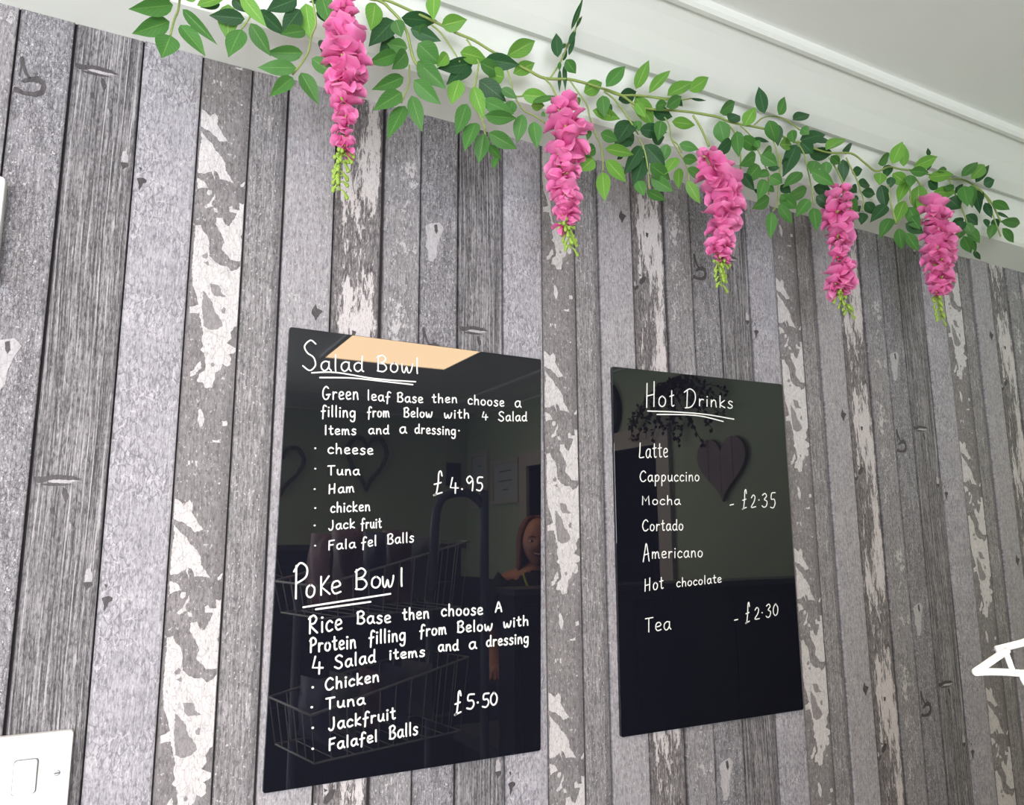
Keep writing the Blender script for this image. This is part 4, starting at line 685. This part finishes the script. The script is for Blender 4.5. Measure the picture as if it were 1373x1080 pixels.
# ---------------------------------------------------------------- wisteria garland
gar = thing('wisteria_garland', 'artificial wisteria garland with green leaves and five pink flower clusters draped along coving', 'garland')
mb = MB()
for r, pts in STEMS:
    pp = smooth_path([Vector(q) / 1000 for q in pts], 4)
    mb.tube(pp, r * .00125, 5)
mb.build('vine', M_STEM, gar, True)
# hooks holding the vine against the coving
def leaf_mesh(var, mat):
    nu, nv = 6, 9; vs = []; uv = []; fs = []
    for j in range(nv + 1):
        v = j / nv
        w = (math.sin(math.pi * min(1, v * 1.02) ** .80) ** .85) * (1 - .15 * v) if 0 < v < 1 else 0.0
        if v > .7: w *= 1 - (v - .7) * .55
        for i in range(nu + 1):
            u = i / nu - .5
            z = abs(u) * w * .32 * (1 if var != 2 else .15) - .10 * (v - .3) ** 2 * (1.3 + var) + .015 * math.sin(9 * v + 5 * u + var) * w
            vs.append((u * w, v, z)); uv.append((i / nu, v))
    for j in range(nv):
        for i in range(nu):
            a = j * (nu + 1) + i; fs.append([a, a + 1, a + nu + 2, a + nu + 1])
    me = bpy.data.meshes.new('leaf'); me.from_pydata(vs, [], fs); me.materials.append(mat)
    ul = me.uv_layers.new(name='UVMap')
    for lp in me.loops: ul.data[lp.index].uv = uv[lp.vertex_index]
    for p_ in me.polygons: p_.use_smooth = True
    me.update(); return me
LM = [[leaf_mesh(v, M_LEAF[s]) for v in range(3)] for s in range(3)]
rnd = random.Random(4)
camp = Vector((0, -1.04, 1.5))
for L in LEAVES:
    b = Vector(L[0:3]) / 1000; t_ = Vector(L[3:6]) / 1000; w = L[6] / 1000; sh = L[7]
    d = t_ - b; ln = max(d.length, .004); d.normalize()
    n0 = (camp - b).normalized() + Vector((rnd.uniform(-.35, .35), 0, rnd.uniform(-.3, .3)))
    xa = d.cross(n0).normalized(); nz = xa.cross(d).normalized()
    me = LM[sh][rnd.randrange(3)]
    o = bpy.data.objects.new('leaf', me); link(o, gar)
    M = Matrix((xa * w * 1.28, d * ln * 1.10, nz * max(w, ln * .5))).transposed().to_4x4(); M.translation = b
    o.matrix_local = M

# flowers
def petal(mb_v, mb_f, mb_uv, org, yaw, pitch, length, width, cup, roll=0.0):
    nu, nv = 4, 5; base = len(mb_v)
    Rm = Matrix.Rotation(yaw, 4, 'Z') @ Matrix.Rotation(pitch, 4, 'X') @ Matrix.Rotation(roll, 4, 'Y')
    for j in range(nv + 1):
        v = j / nv; w = width * (math.sin(math.pi * (0.10 + .80 * v)) ** .65 if v < 1 else .55) * (.5 + .5 * min(1, v * 2.2))
        for i in range(nu + 1):
            u = i / nu - .5
            q = Vector((u * w, v * length, cup * (4 * u * u) * w - cup * 1.2 * length * (v - .25) ** 2 + .05 * length * math.sin(6 * u + 3 * v)))
            mb_v.append(Vector(org) + (Rm @ q)); mb_uv.append((i / nu, v))
    for j in range(nv):
        for i in range(nu):
            a = base + j * (nu + 1) + i; mb_f.append([a, a + 1, a + nu + 2, a + nu + 1])
def blossom_mesh(seed):
    r_ = random.Random(seed); V = []; F = []; UV = []
    # outward is +Y; banner petal stands up behind, two wings and a keel in front
    petal(V, F, UV, (0, 0, 0), r_.uniform(-.2, .2), math.radians(48 + r_.uniform(-12, 12)), 1.0, 1.25, .30)
    petal(V, F, UV, (.05, 0, 0), -.75 + r_.uniform(-.2, .2), math.radians(-5 + r_.uniform(-15, 15)), .88, .78, .35, .5)
    petal(V, F, UV, (-.05, 0, 0), .75 + r_.uniform(-.2, .2), math.radians(-5 + r_.uniform(-15, 15)), .88, .78, .35, -.5)
    petal(V, F, UV, (0, .05, -.05), r_.uniform(-.3, .3), math.radians(-42 + r_.uniform(-12, 12)), .85, .85, -.3)
    npet = len(F)
    mb = MB(); mb.tube([(0, -.25, .0), (0, 0, .02), (0, .28, .08)], [.05, .10, .04], 5)
    k0 = len(V); V += mb.v; F += [[i + k0 for i in f] for f in mb.f]; UV += [(.5, .5)] * len(mb.v)
    me = bpy.data.meshes.new('blossom'); me.from_pydata([tuple(v) for v in V], [], F)
    me.materials.append(M_PETAL); me.materials.append(M_BUD)
    for i, p_ in enumerate(me.polygons):
        p_.use_smooth = True; p_.material_index = 0 if i < npet else 1
    ul = me.uv_layers.new(name='UVMap')
    for lp in me.loops: ul.data[lp.index].uv = UV[lp.vertex_index]
    me.update(); return me
BM = [blossom_mesh(s) for s in range(5)]
rnd = random.Random(9)
def interp(rows, t):
    f = t * (len(rows) - 1); i = min(int(f), len(rows) - 2); a = f - i
    return [rows[i][k_] * (1 - a) + rows[i + 1][k_] * a for k_ in range(4)]
POSW = ['above the left board', 'between the two boards', 'above the right board', 'right of the right board', 'nearest the right end']
for ci, (rows, tip) in enumerate(CLUSTERS):
    rr = [[v / 1000 for v in r] for r in rows]; tp = [Vector(q) / 1000 for q in tip]
    top = Vector(rr[0][:3])
    mb = MB(); mb.tube([Vector(r[:3]) + Vector((0, .004, 0)) - top for r in rr] + [q - top for q in tp], .0016, 5)
    cl = mb.build('flower_cluster', M_STEM, gar, True); cl.location = top
    cl['label'] = 'pink hanging flower cluster ' + POSW[ci]
    length = (Vector(rr[-1][:3]) - top).length
    nb_ = (30, 28, 28, 28, 26)[ci]
    for j in range(nb_):
        t = (j + .5) / nb_
        x, y, z, r = interp(rr, t)
        ang = j * 2.399 + rnd.uniform(-.3, .3)           # spiral up the stalk
        size = max(.016, min(.034, r * 1.08)) * rnd.uniform(.75, 1.2)
        outv = Vector((math.cos(ang), math.sin(ang) * .8, 0))
        if outv.y > .35: outv.y *= .6
        pos = Vector((x, y, z)) + outv * max(.001, r - size * .72) + Vector((0, 0, rnd.uniform(-.004, .004)))
        ydir = (outv + Vector((0, -.35, -.10 + rnd.uniform(-.35, .25)))).normalized()
        up_ = Vector((0, 0, 1)); xd = ydir.cross(up_).normalized(); zd = xd.cross(ydir)
        a2 = rnd.uniform(-.5, .5); xd, zd = xd * math.cos(a2) + zd * math.sin(a2), zd * math.cos(a2) - xd * math.sin(a2)
        M = Matrix((xd * size, ydir * size, zd * size)).transposed().to_4x4(); M.translation = pos - top
        o = bpy.data.objects.new('blossom', BM[rnd.randrange(5)]); link(o, cl); o.matrix_local = M
    mb = MB()
    path = [Vector(rr[-1][:3])] + tp
    for j in range(26):
        t = j / 25 * (len(path) - 1); i = min(int(t), len(path) - 2); q = path[i].lerp(path[i + 1], t - i)
        a = j * 2.1; e = q + Vector((math.cos(a) * .010, math.sin(a) * .008 - .002, -.004 + .010 * math.sin(j * 3.3)))
        mid_ = q.lerp(e, .5) + Vector((0, 0, .003))
        mb.tube([q - top, mid_ - top, e - top], [.0008, .0012, .0026], 5); mb.ball(e - top, .0028, .0024, .0034, 6, 4)
    mb.build('green_buds', M_BUD, cl, True)

# ---------------------------------------------------------------- trolley of wire baskets (white rim shows at the right edge and in the glass)
M_WIRE = plain('white_coated_wire', (236, 234, 232), .35, noise_amt=.02)
M_TUBE = plain('grey_blue_tube', (112, 122, 140), .35, noise_amt=.03)
M_PACK = [plain('crisp_packet_maroon', (134, 66, 70), .4, noise_amt=.3, nscale=20, spec=.5), plain('crisp_packet_navy', (52, 56, 92), .4, noise_amt=.3, nscale=20), plain('crisp_packet_grey', (120, 124, 120), .4, noise_amt=.25, nscale=20)]
tr = thing('basket_trolley', 'metal trolley with wire baskets, its white wire corner jutting in at the right edge', 'trolley')
mb = MB()
mb.tube(smooth_path([(.945, -.93, .05), (.945, -.93, 1.50), (.94, -.935, 1.585), (.905, -.94, 1.620), (.86, -.945, 1.622), (.82, -.95, 1.60), (.805, -.95, 1.53), (.80, -.95, 1.36)], 4), .013, 8)
mb.build('loop_handle', M_TUBE, tr, True)
for a in ((.945, -.93), (.50, -1.20), (.90, -1.22)):
    if a[0] != .945:
        mb = MB(); mb.tube([(a[0], a[1], .06), (a[0], a[1], 1.36)], .011, 8); mb.build('post', M_TUBE, tr, True)
    mb = MB(); mb.ball((a[0], a[1], .03), .03, .012, .03); mb.build('castor', plain('castor_rubber', (40, 40, 42), .7), tr, True)
def rail(p, r, name):
    mb = MB(); mb.tube(smooth_path(p, 4), r, 10); return mb.build(name, M_WIRE, tr, True)
K0 = Vector((.2219, -.9, 1.4617))
rail([K0, (.2378, -.9, 1.4664), (.2460, -.9, 1.4680), (.36, -.93, 1.485), (.42, -1.02, 1.40)], .00105, 'upper_rail')
rail([K0, (.2442, -.9, 1.4595), (.30, -.91, 1.452), (.42, -.98, 1.40)], .00105, 'lower_rail')
rail([(.2372, -.9, 1.4660), (.2400, -.9, 1.4597)], .0008, 'strut'); rail([(.2440, -.9, 1.4590), (.2470, -.9, 1.4550), (.262, -.903, 1.44)], .0008, 'strut')
def basket(rim, zb, name):
    mb = MB(); rim = [Vector(q) for q in rim]
    mb.tube(rim + [rim[0]], .0032, 6)
    b = bpy.data.objects.new('x', None)
    bot = [Vector((q.x * .92 + .66 * .08, q.y * .92 - 1.04 * .08, zb)) for q in rim]
    mb.tube(bot + [bot[0]], .0025, 6)
    o = mb.build(name, M_WIRE, tr, True)
    for e in range(4):
        p0, p1 = rim[e], rim[(e + 1) % 4]; q0, q1 = bot[e], bot[(e + 1) % 4]; n = max(3, int((p1 - p0).length / .045))
        for i in range(n + 1):
            w_ = MB(); t = i / n; w_.tube([p0.lerp(p1, t), q0.lerp(q1, t)], .0014, 4); w_.build('wire', M_WIRE, o, True)
    w_ = MB(); n = 9
    for i in range(n):
        t = i / (n - 1); w_.tube([bot[0].lerp(bot[1], t), bot[3].lerp(bot[2], t)], .0014, 4)
    w_.build('base_wires', M_WIRE, o, True)
    return o
basket([(.472, -.86, 1.387), (.925, -.99, 1.490), (.88, -1.24, 1.49), (.415, -1.10, 1.39)], 1.31, 'wire_basket')
basket([(.465, -.86, 1.095), (.925, -.99, 1.175), (.88, -1.24, 1.17), (.415, -1.10, 1.10)], .985, 'wire_basket')
def packet(loc, sx, sy, sz, rot, mat, label):
    mb = MB(); nu, nv = 8, 8
    for s_ in (1, -1):
        base = len(mb.v)
        for j in range(nv + 1):
            for i in range(nu + 1):
                u, v = i / nu * 2 - 1, j / nv * 2 - 1
                puff = (1 - u * u) * (1 - v * v)
                mb.v.append(Vector((u * sx / 2 * (1 - .05 * (1 - abs(v))), s_ * (sy / 2 * puff ** .6 * (1 + .12 * math.sin(7 * u + 5 * v))), v * sz / 2)))
        for j in range(nv):
            for i in range(nu):
                a = base + j * (nu + 1) + i; f = [a, a + 1, a + nu + 2, a + nu + 1]; mb.f.append(f if s_ < 0 else f[::-1])
    o = mb.build('crisp_packet', mat, None, True); o.location = loc; o.rotation_euler = rot
    tag(o, label, 'packet', 'crisp packets in the trolley baskets'); return o
r2 = random.Random(2)
PL = ['leftmost', 'second from left', 'middle', 'second from right', 'rightmost']
for zb, tier in ((1.318, 'upper'), (.993, 'lower')):
    for i in range(5):
        mt = (0, 0, 1, 0, 2)[i] if zb > 1.2 else (1, 2, 0, 1, 2)[i]
        hgt = (.19, .205, .195, .20, .18)[i] if zb > 1.2 else .15
        packet((.515 + .082 * i, -1.03 - .035 * i, zb + hgt / 2 + .004), .15, .050, hgt, (0, r2.uniform(-.04, .04), 1.35 + r2.uniform(-.12, .12)), M_PACK[mt],
               '%s puffed %s snack packet standing in the %s trolley basket' % (PL[i], ('maroon', 'navy', 'grey')[mt], tier))
# ---------------------------------------------------------------- things of the room seen as reflections
CX0 = .968
ct = thing('shop_counter', 'tall dark navy shop counter reflected in the lower half of both boards', 'counter')
mb = MB(); mb.box((CX0, -.89, 0), (XR - .002, -.80, 1.350)); mb.build('body', M_COUNTER, ct)
mb = MB(); mb.box((1.06, -1.40, .86), (XR - .002, -.89, .90)); mb.build('worktop', M_COUNTERTOP, ct)
mb = MB(); mb.box((1.10, -1.36, 0), (XR - .002, -.90, .86)); mb.build('cupboard', M_COUNTER, ct)
mb = MB(); mb.box((CX0 - .006, -.90, 1.350), (XR - .002, -.785, 1.366)); mb.build('top', M_COUNTERTOP, ct)
for i in range(3):
    mb = MB(); x0 = CX0 + .02 + i * .37; mb.box((x0, -.80, .08), (x0 + .35, -.794, 1.32)); mb.build('panel', M_COUNTER, ct)

M_DISP = plain('display_cabinet_dark', (44, 42, 50), .45, noise_amt=.15, nscale=6)
dc = thing('display_cabinet', 'dark chest high cabinet behind the basket trolley, reflected in the left board', 'cabinet')
mb = MB(); mb.box((.20, -2.15, 0), (1.20, -1.66, 1.46)); mb.build('body', M_DISP, dc)
mb = MB(); mb.box((.185, -2.16, 1.46), (1.215, -1.645, 1.478)); mb.build('top', M_COUNTERTOP, dc)
for i in range(2):
    for j in range(3):
        mb = MB(); mb.box((.22 + i * .49, -1.66, .08 + j * .46), (.69 + i * .49, -1.646, .50 + j * .46)); d_ = mb.build('door', M_DISP, dc)
        mb = MB(); mb.tube([(.60 + i * .49, -1.636, .42 + j * .46), (.66 + i * .49, -1.636, .42 + j * .46)], .005, 6); mb.build('handle', M_STEEL, d_)
# ceiling light panels; the second is unseen, added for more light
M_PANEL, ntp, bp = newmat('light_panel_warm')
bp.inputs['Base Color'].default_value = (.9, .8, .7, 1); bp.inputs['Emission Color'].default_value = (1.0, .70, .42, 1); bp.inputs['Emission Strength'].default_value = PANEL
for px, py, lab in ((1.17, -2.19, 'square warm ceiling light panel reflected at the top of the left board'), (-.9, -1.3, 'added unseen square warm ceiling light panel above the left side of the room')):
    cp = thing('ceiling_light', lab, 'ceiling light', (px, py, ZC))
    mb = MB(); h = .3; mb.box((-h, -h, -.008), (h, h, .0)); mb.build('diffuser', M_PANEL, cp)
    mb = MB(); w_ = .02
    for a, b in (((-h - w_, -h - w_), (h + w_, -h)), ((-h - w_, h), (h + w_, h + w_)), ((-h - w_, -h), (-h, h)), ((h, -h), (h + w_, h))): mb.box((a[0], a[1], -.012), (b[0], b[1], 0))
    mb.build('frame', M_WHITE, cp)

def heart_pts(n=48, w=1.0, h=1.0):
    out = []
    for i in range(n):
        t = 2 * math.pi * i / n; x = 16 * math.sin(t) ** 3; y = 13 * math.cos(t) - 5 * math.cos(2 * t) - 2 * math.cos(3 * t) - math.cos(4 * t)
        out.append((x / 32 * w, (y + 2.5) / 29 * h))
    return out
M_HEARTW = plain('heart_slat_wood', (158, 140, 146), .7, noise_amt=.2, nscale=30, bump=.3)
hw = thing('wooden_heart', 'grey slatted wooden heart hung on the green wall, reflected in the right board', 'wall ornament', (XR, -1.26, 1.757))
hp = heart_pts(96, .27, .25)
for s_ in range(4):
    a = -.135 + s_ * .0675; b = a + .0655
    up_pts = []; lo_pts = []
    n = 9
    for i in range(n + 1):
        yy = a + (b - a) * i / n
        zs_ = []
        for j in range(len(hp)):
            p0, p1 = hp[j], hp[(j + 1) % len(hp)]
            if (p0[0] - yy) * (p1[0] - yy) <= 0 and abs(p0[0] - p1[0]) > 1e-9: zs_.append(p0[1] + (p1[1] - p0[1]) * (yy - p0[0]) / (p1[0] - p0[0]))
        if len(zs_) >= 2: up_pts.append((yy, max(zs_))); lo_pts.append((yy, min(zs_)))
    ol = up_pts + lo_pts[::-1]
    mb = MB(); mb.loft([[(-.004, y_, z_) for y_, z_ in ol], [(-.020, y_, z_) for y_, z_ in ol]])
    mb.build('slat', M_HEARTW, hw)
M_TWIG = plain('dried_twig', (70, 40, 38), .8, noise_amt=.3, nscale=30)
sp = thing('dried_foliage', 'dark dried twig and leaf spray above the wooden heart, reflected in the right board', 'dried foliage')
r3 = random.Random(8); mb = MB(); lf = MB()
for i in range(22):
    y0, z0 = -1.50, 2.17; a = math.radians(r3.uniform(-175, 5)); Lg = r3.uniform(.18, .40)
    pts = [(XR - .03, y0, z0)]
    for k_ in range(1, 6):
        t = k_ / 5; pts.append((XR - .03 - .03 * math.sin(t * 3), y0 + math.cos(a) * Lg * t + r3.uniform(-.02, .02), z0 + math.sin(a) * Lg * t * .7 - .05 * t * t + r3.uniform(-.015, .015)))
    sm = smooth_path(pts, 3); mb.tube(sm, .0018, 4)
    for q in sm[3::1]:
        for e in range(2):
            d = Vector((r3.uniform(-1, 1) * .3, r3.uniform(-1, 1), r3.uniform(-1, 1))).normalized() * r3.uniform(.018, .032); s_ = d.orthogonal().normalized() * .007
            k0 = len(lf.v); lf.v += [q, q + d * .5 + s_, q + d, q + d * .5 - s_]; lf.f.append([k0, k0 + 1, k0 + 2, k0 + 3])
mb.build('twigs', M_TWIG, sp); ll = lf.build('dried_leaves', M_TWIG, sp); ll['kind'] = 'stuff'
# wall clock (round, dark)
ck = thing('wall_clock', 'round dark wall clock above the doorway, cut by the right board left edge in reflection', 'clock', (XR, -2.084, 2.10))
def disc(r, x0, x1, n=40):
    mb = MB(); mb.loft([[(x0, r * math.cos(2 * math.pi * i / n), r * math.sin(2 * math.pi * i / n)) for i in range(n)], [(x1, r * math.cos(2 * math.pi * i / n), r * math.sin(2 * math.pi * i / n)) for i in range(n)]]); return mb
disc(.16, -.001, -.03).build('case', plain('clock_black', (22, 22, 26), .5), ck)
disc(.13, -.03, -.032).build('face', plain('clock_face', (44, 44, 50), .5), ck)
for a, L_ in ((60, .09), (190, .06)):
    mb = MB(); mb.tube([(-.034, 0, 0), (-.034, L_ * math.cos(math.radians(a)), L_ * math.sin(math.radians(a)))], .003, 4); mb.build('hand', M_STEEL, ck)
# framed certificates
M_PAPER = plain('certificate_paper', (200, 204, 208), .6, noise_amt=.03)
M_PRINT = plain('certificate_print', (120, 130, 150), .6)
def frame(y0, y1, z0, z1, lab, rows):
    f = thing('picture_frame', lab, 'picture frame', (XR, (y0 + y1) / 2, z0)); hy = abs(y1 - y0) / 2; H = z1 - z0; t = .022
    mb = MB()
    for a, b in (((-hy, 0), (hy, t)), ((-hy, H - t), (hy, H)), ((-hy, t), (-hy + t, H - t)), ((hy - t, t), (hy, H - t))): mb.box((-.022, a[0], a[1]), (-.001, b[0], b[1]))
    mb.build('frame', M_TRIM, f); mb = MB(); mb.box((-.010, -hy + t, t), (-.002, hy - t, H - t)); p_ = mb.build('certificate', M_PAPER, f)
    mb = MB()
    for zf, wf in rows: mb.box((-.0112, -hy * wf, zf * H), (-.0102, hy * wf, zf * H + .008))
    mb.build('printed_lines', M_PRINT, p_)
frame(-3.61, -3.35, 1.68, 2.04, 'narrow framed certificate in the wall corner, reflected in the left board', [(.75, .2), (.4, .4)])
frame(-3.29, -2.94, 1.70, 1.965, 'wide framed certificate beside the doorway, reflected in the left board', [(.72, .45), (.5, .5), (.3, .2)])
nt_ = MB(); nt_.box((2.0, YB + .001, 1.84), (2.10, YB + .012, 1.99)); nn = nt_.build('wall_notice', plain('notice_navy', (30, 36, 66), .5, noise_amt=.3, nscale=30)); tag(nn, 'small navy notice on the green wall near the corner, reflected in the left board', 'notice')
# heart wreaths
M_WREATH = plain('twig_wreath', (96, 100, 88), .9, noise_amt=.3, nscale=60)
def wreath(x, z, w, h, lab):
    t_ = thing('heart_wreath', lab, 'wreath', (x, YB + .03, z)); hp_ = heart_pts(40, w, h)
    for s_, off_ in ((.010, 0), (.008, .01), (.008, -.009)):
        mb = MB(); pts = [(a * (1 + off_ * 4) + .004 * math.sin(i * 1.7 + off_ * 300), .004 * math.cos(i * 2.1 + off_ * 200), b * (1 + off_ * 4)) for i, (a, b) in enumerate(hp_)]
        mb.tube(smooth_path(pts + [pts[0]], 2), s_, 6); mb.build('twig_strand', M_WREATH, t_, True)
wreath(1.45, 1.96, .25, .33, 'heart shaped twig wreath on the far green wall, right one of the pair in reflection')
wreath(.93, 1.90, .25, .28, 'heart shaped twig wreath on the far green wall, left one cut by the board edge')

# ---------------------------------------------------------------- person behind the counter
M_SKIN = plain('skin', (214, 150, 124), .5, noise_amt=.04, nscale=20)
M_HAIR = plain('reddish_blonde_hair', (150, 96, 62), .55, noise_amt=.3, nscale=60)
M_TOP = plain('black_top', (24, 24, 28), .8)
M_TROUS = plain('dark_trousers', (36, 38, 46), .8)
pr = thing('person', 'smiling person with long reddish blonde hair and black top, reflected at left board right edge', 'person', (1.80, -2.14, 0))
pr.rotation_euler = (0, 0, math.radians(26))      # local +Y faces the boards
def skin_body(name, verts, edges, radii, mat, root=0, sub=2):
    me = bpy.data.meshes.new(name); me.from_pydata(verts, edges, []); o = bpy.data.objects.new(name, me); COL.objects.link(o)
    sk = o.modifiers.new('skin', 'SKIN'); sk.use_smooth_shade = True
    for i, r in enumerate(radii):
        r = r if isinstance(r, tuple) else (r, r); me.skin_vertices[0].data[i].radius = r
    me.skin_vertices[0].data[root].use_root = True
    ss = o.modifiers.new('sub', 'SUBSURF'); ss.levels = sub; ss.render_levels = sub
    dg = bpy.context.evaluated_depsgraph_get(); m2 = bpy.data.meshes.new_from_object(o.evaluated_get(dg))
    bpy.data.objects.remove(o)
    m2.name = name; m2.materials.clear(); m2.materials.append(mat)
    for p_ in m2.polygons: p_.use_smooth = True
    o2 = bpy.data.objects.new(name, m2); link(o2, pr); return o2
V = [(0, 0, .92), (0, 0, 1.05), (0, .0, 1.20), (0, 0, 1.31), (0, .005, 1.375), (0, .02, 1.43)]
E = [(0, 1), (1, 2), (2, 3), (3, 4), (4, 5)]; Rr = [(.15, .10), (.13, .09), (.15, .10), (.12, .075), (.05, .05), (.045, .045)]
for s_ in (1, -1):
    k0 = len(V)
    V += [(s_ * .16, 0, 1.30), (s_ * .21, -.01, 1.02), (s_ * .20, .14, .93), (s_ * .19, .22, .94)]; Rr += [.050, .042, .032, .024]
    E += [(3, k0), (k0, k0 + 1), (k0 + 1, k0 + 2), (k0 + 2, k0 + 3)]
    for fi, (dx, dl) in enumerate(((-.025, .07), (-.008, .08), (.009, .075), (.025, .06))):
        j = len(V); V += [(s_ * .19 + dx, .22 + dl * .5, .935), (s_ * .19 + dx, .22 + dl, .915)]; Rr += [.009, .008]; E += [(k0 + 3, j), (j, j + 1)]
    j = len(V); V += [(s_ * .155, .23, .93), (s_ * .14, .26, .92)]; Rr += [.010, .009]; E += [(k0 + 2, j), (j, j + 1)]
    j = len(V); V += [(s_ * .09, 0, .84), (s_ * .10, .01, .48), (s_ * .10, -.01, .09), (s_ * .10, .10, .04)]; Rr += [.085, .060, .042, .035]; E += [(0, j), (j, j + 1), (j + 1, j + 2), (j + 2, j + 3)]
skin_body('body', V, E, Rr, M_SKIN)
# head: shaped from an ellipsoid grid, with nose, chin, brow, ears
def head_mesh():
    mb = MB(); nu, nv = 32, 24; c = Vector((0, .03, 1.475))
    for j in range(nv + 1):
        t = math.pi * j / nv - math.pi / 2
        for i in range(nu):
            a = 2 * math.pi * i / nu; x = math.cos(t) * math.cos(a); y = math.cos(t) * math.sin(a); z = math.sin(t)
            taper = 1 - .28 * max(0, -z) ** 1.3
            px, py, pz = .074 * x * taper, .092 * y * (1 - .12 * max(0, -z)), .112 * z
            if y > .3:
                nose = math.exp(-((px / .011) ** 2)) * math.exp(-(((pz + .012) / .022) ** 2)); py += .020 * nose
                py += .008 * math.exp(-((px / .022) ** 2)) * math.exp(-(((pz + .088) / .016) ** 2))
                for sx in (-1, 1):
                    py -= .010 * math.exp(-(((px - sx * .030) / .014) ** 2)) * math.exp(-(((pz - .008) / .012) ** 2))
                    py += .006 * math.exp(-(((px - sx * .036) / .016) ** 2)) * math.exp(-(((pz + .030) / .018) ** 2))
                py -= .004 * math.exp(-((px / .024) ** 2)) * math.exp(-(((pz + .052) / .008) ** 2))
            mb.v.append(c + Vector((px, py, pz)))
    for j in range(nv):
        for i in range(nu):
            a = j * nu + i; b = j * nu + (i + 1) % nu; mb.f.append([a, b, b + nu, a + nu])
    for s_ in (1, -1): mb.ball((s_ * .074, .025, 1.470), .009, .018, .028, 8, 6)
    return mb
head_mesh().build('head', M_SKIN, pr, True)
for s_ in (1, -1):
    mb = MB(); mb.ball((s_ * .030, .103, 1.483), .012, .008, .006, 10, 6); e_ = mb.build('eye', M_WHITE, pr, True)
    mb = MB(); mb.ball((s_ * .030, .1095, 1.483), .005, .003, .005, 8, 5); mb.build('iris', plain('iris_blue_grey', (60, 74, 90), .3), e_, True)
    mb = MB(); mb.tube([(s_ * .014, .117, 1.500), (s_ * .030, .115, 1.505), (s_ * .046, .102, 1.500)], [.002, .003, .0015], 5); mb.build('eyebrow', M_HAIR, pr, True)
mb = MB(); mb.tube(smooth_path([(-.026, .104, 1.429), (-.012, .113, 1.421), (.012, .113, 1.421), (.026, .104, 1.429)], 3), .0045, 6); mb.build('lips', plain('lips', (178, 84, 82), .4), pr, True)
mb = MB(); mb.tube(smooth_path([(-.020, .109, 1.4285), (0, .1165, 1.4245), (.020, .109, 1.4285)], 3), .0035, 6); mb.build('teeth', M_WHITE, pr, True)
mb = MB()
r4 = random.Random(3)
for i in range(90):                                   # long locks falling from a parting to the shoulders
    a = math.radians(-205 + 230 * i / 89 + r4.uniform(-2, 2)); ca, sa = math.cos(a), math.sin(a)
    if sa > .75: continue
    x0, y0 = .02 * ca, .02 + .02 * sa
    sx = .084 * ca; sy_ = .015 + .094 * sa
    end = 1.27 + r4.uniform(-.04, .04)
    pts = [(x0, y0, 1.592), (.055 * ca, .02 + .062 * sa, 1.575), (sx, sy_, 1.51), (sx * 1.05, sy_ - .01, 1.42), (sx * 1.12 + r4.uniform(-.01, .01), sy_ * .8 - .005 + r4.uniform(-.01, .01), end)]
    mb.tube(smooth_path(pts, 3), [.010] * 10 + [.009, .006, .003], 5)
mb.build('hair', M_HAIR, pr, True)
def ell(cx, cy, z, rx, ry, n=24): return [(cx + rx * math.cos(2 * math.pi * i / n), cy + ry * math.sin(2 * math.pi * i / n), z) for i in range(n)]
mb = MB(); mb.loft([ell(0, 0, .90, .185, .135), ell(0, 0, 1.05, .165, .12), ell(0, .005, 1.18, .185, .135), ell(0, 0, 1.27, .20, .115), ell(0, 0, 1.325, .155, .085), ell(0, .005, 1.352, .085, .068)], cap=False)
for s_ in (1, -1): mb.tube(smooth_path([(s_ * .13, 0, 1.30), (s_ * .185, -.003, 1.22), (s_ * .205, -.008, 1.10)], 3), [.072, .068, .066, .063, .060, .058, .055], 10)
mb.build('top', M_TOP, pr, True)
mb = MB()
for s_ in (1, -1): mb.tube([(s_ * .085, 0, .95), (s_ * .095, .005, .70), (s_ * .10, .01, .48), (s_ * .10, -.01, .10)], [.115, .095, .075, .06], 14)
mb.build('trousers', M_TROUS, pr, True)
mb = MB()
for s_ in (1, -1): mb.ball((s_ * .10, .05, .035), .045, .13, .035, 12, 8)
mb.build('shoes', M_TOP, pr, True)
mb = MB(); mb.tube(smooth_path([(-.07, .06, 1.34), (-.045, .115, 1.27), (0, .142, 1.17)], 3), .006, 5); mb.tube(smooth_path([(.07, .06, 1.34), (.045, .115, 1.27), (0, .142, 1.17)], 3), .006, 5)
mb.build('lanyard', plain('lanyard_yellow_green', (190, 200, 60), .6), pr, True)
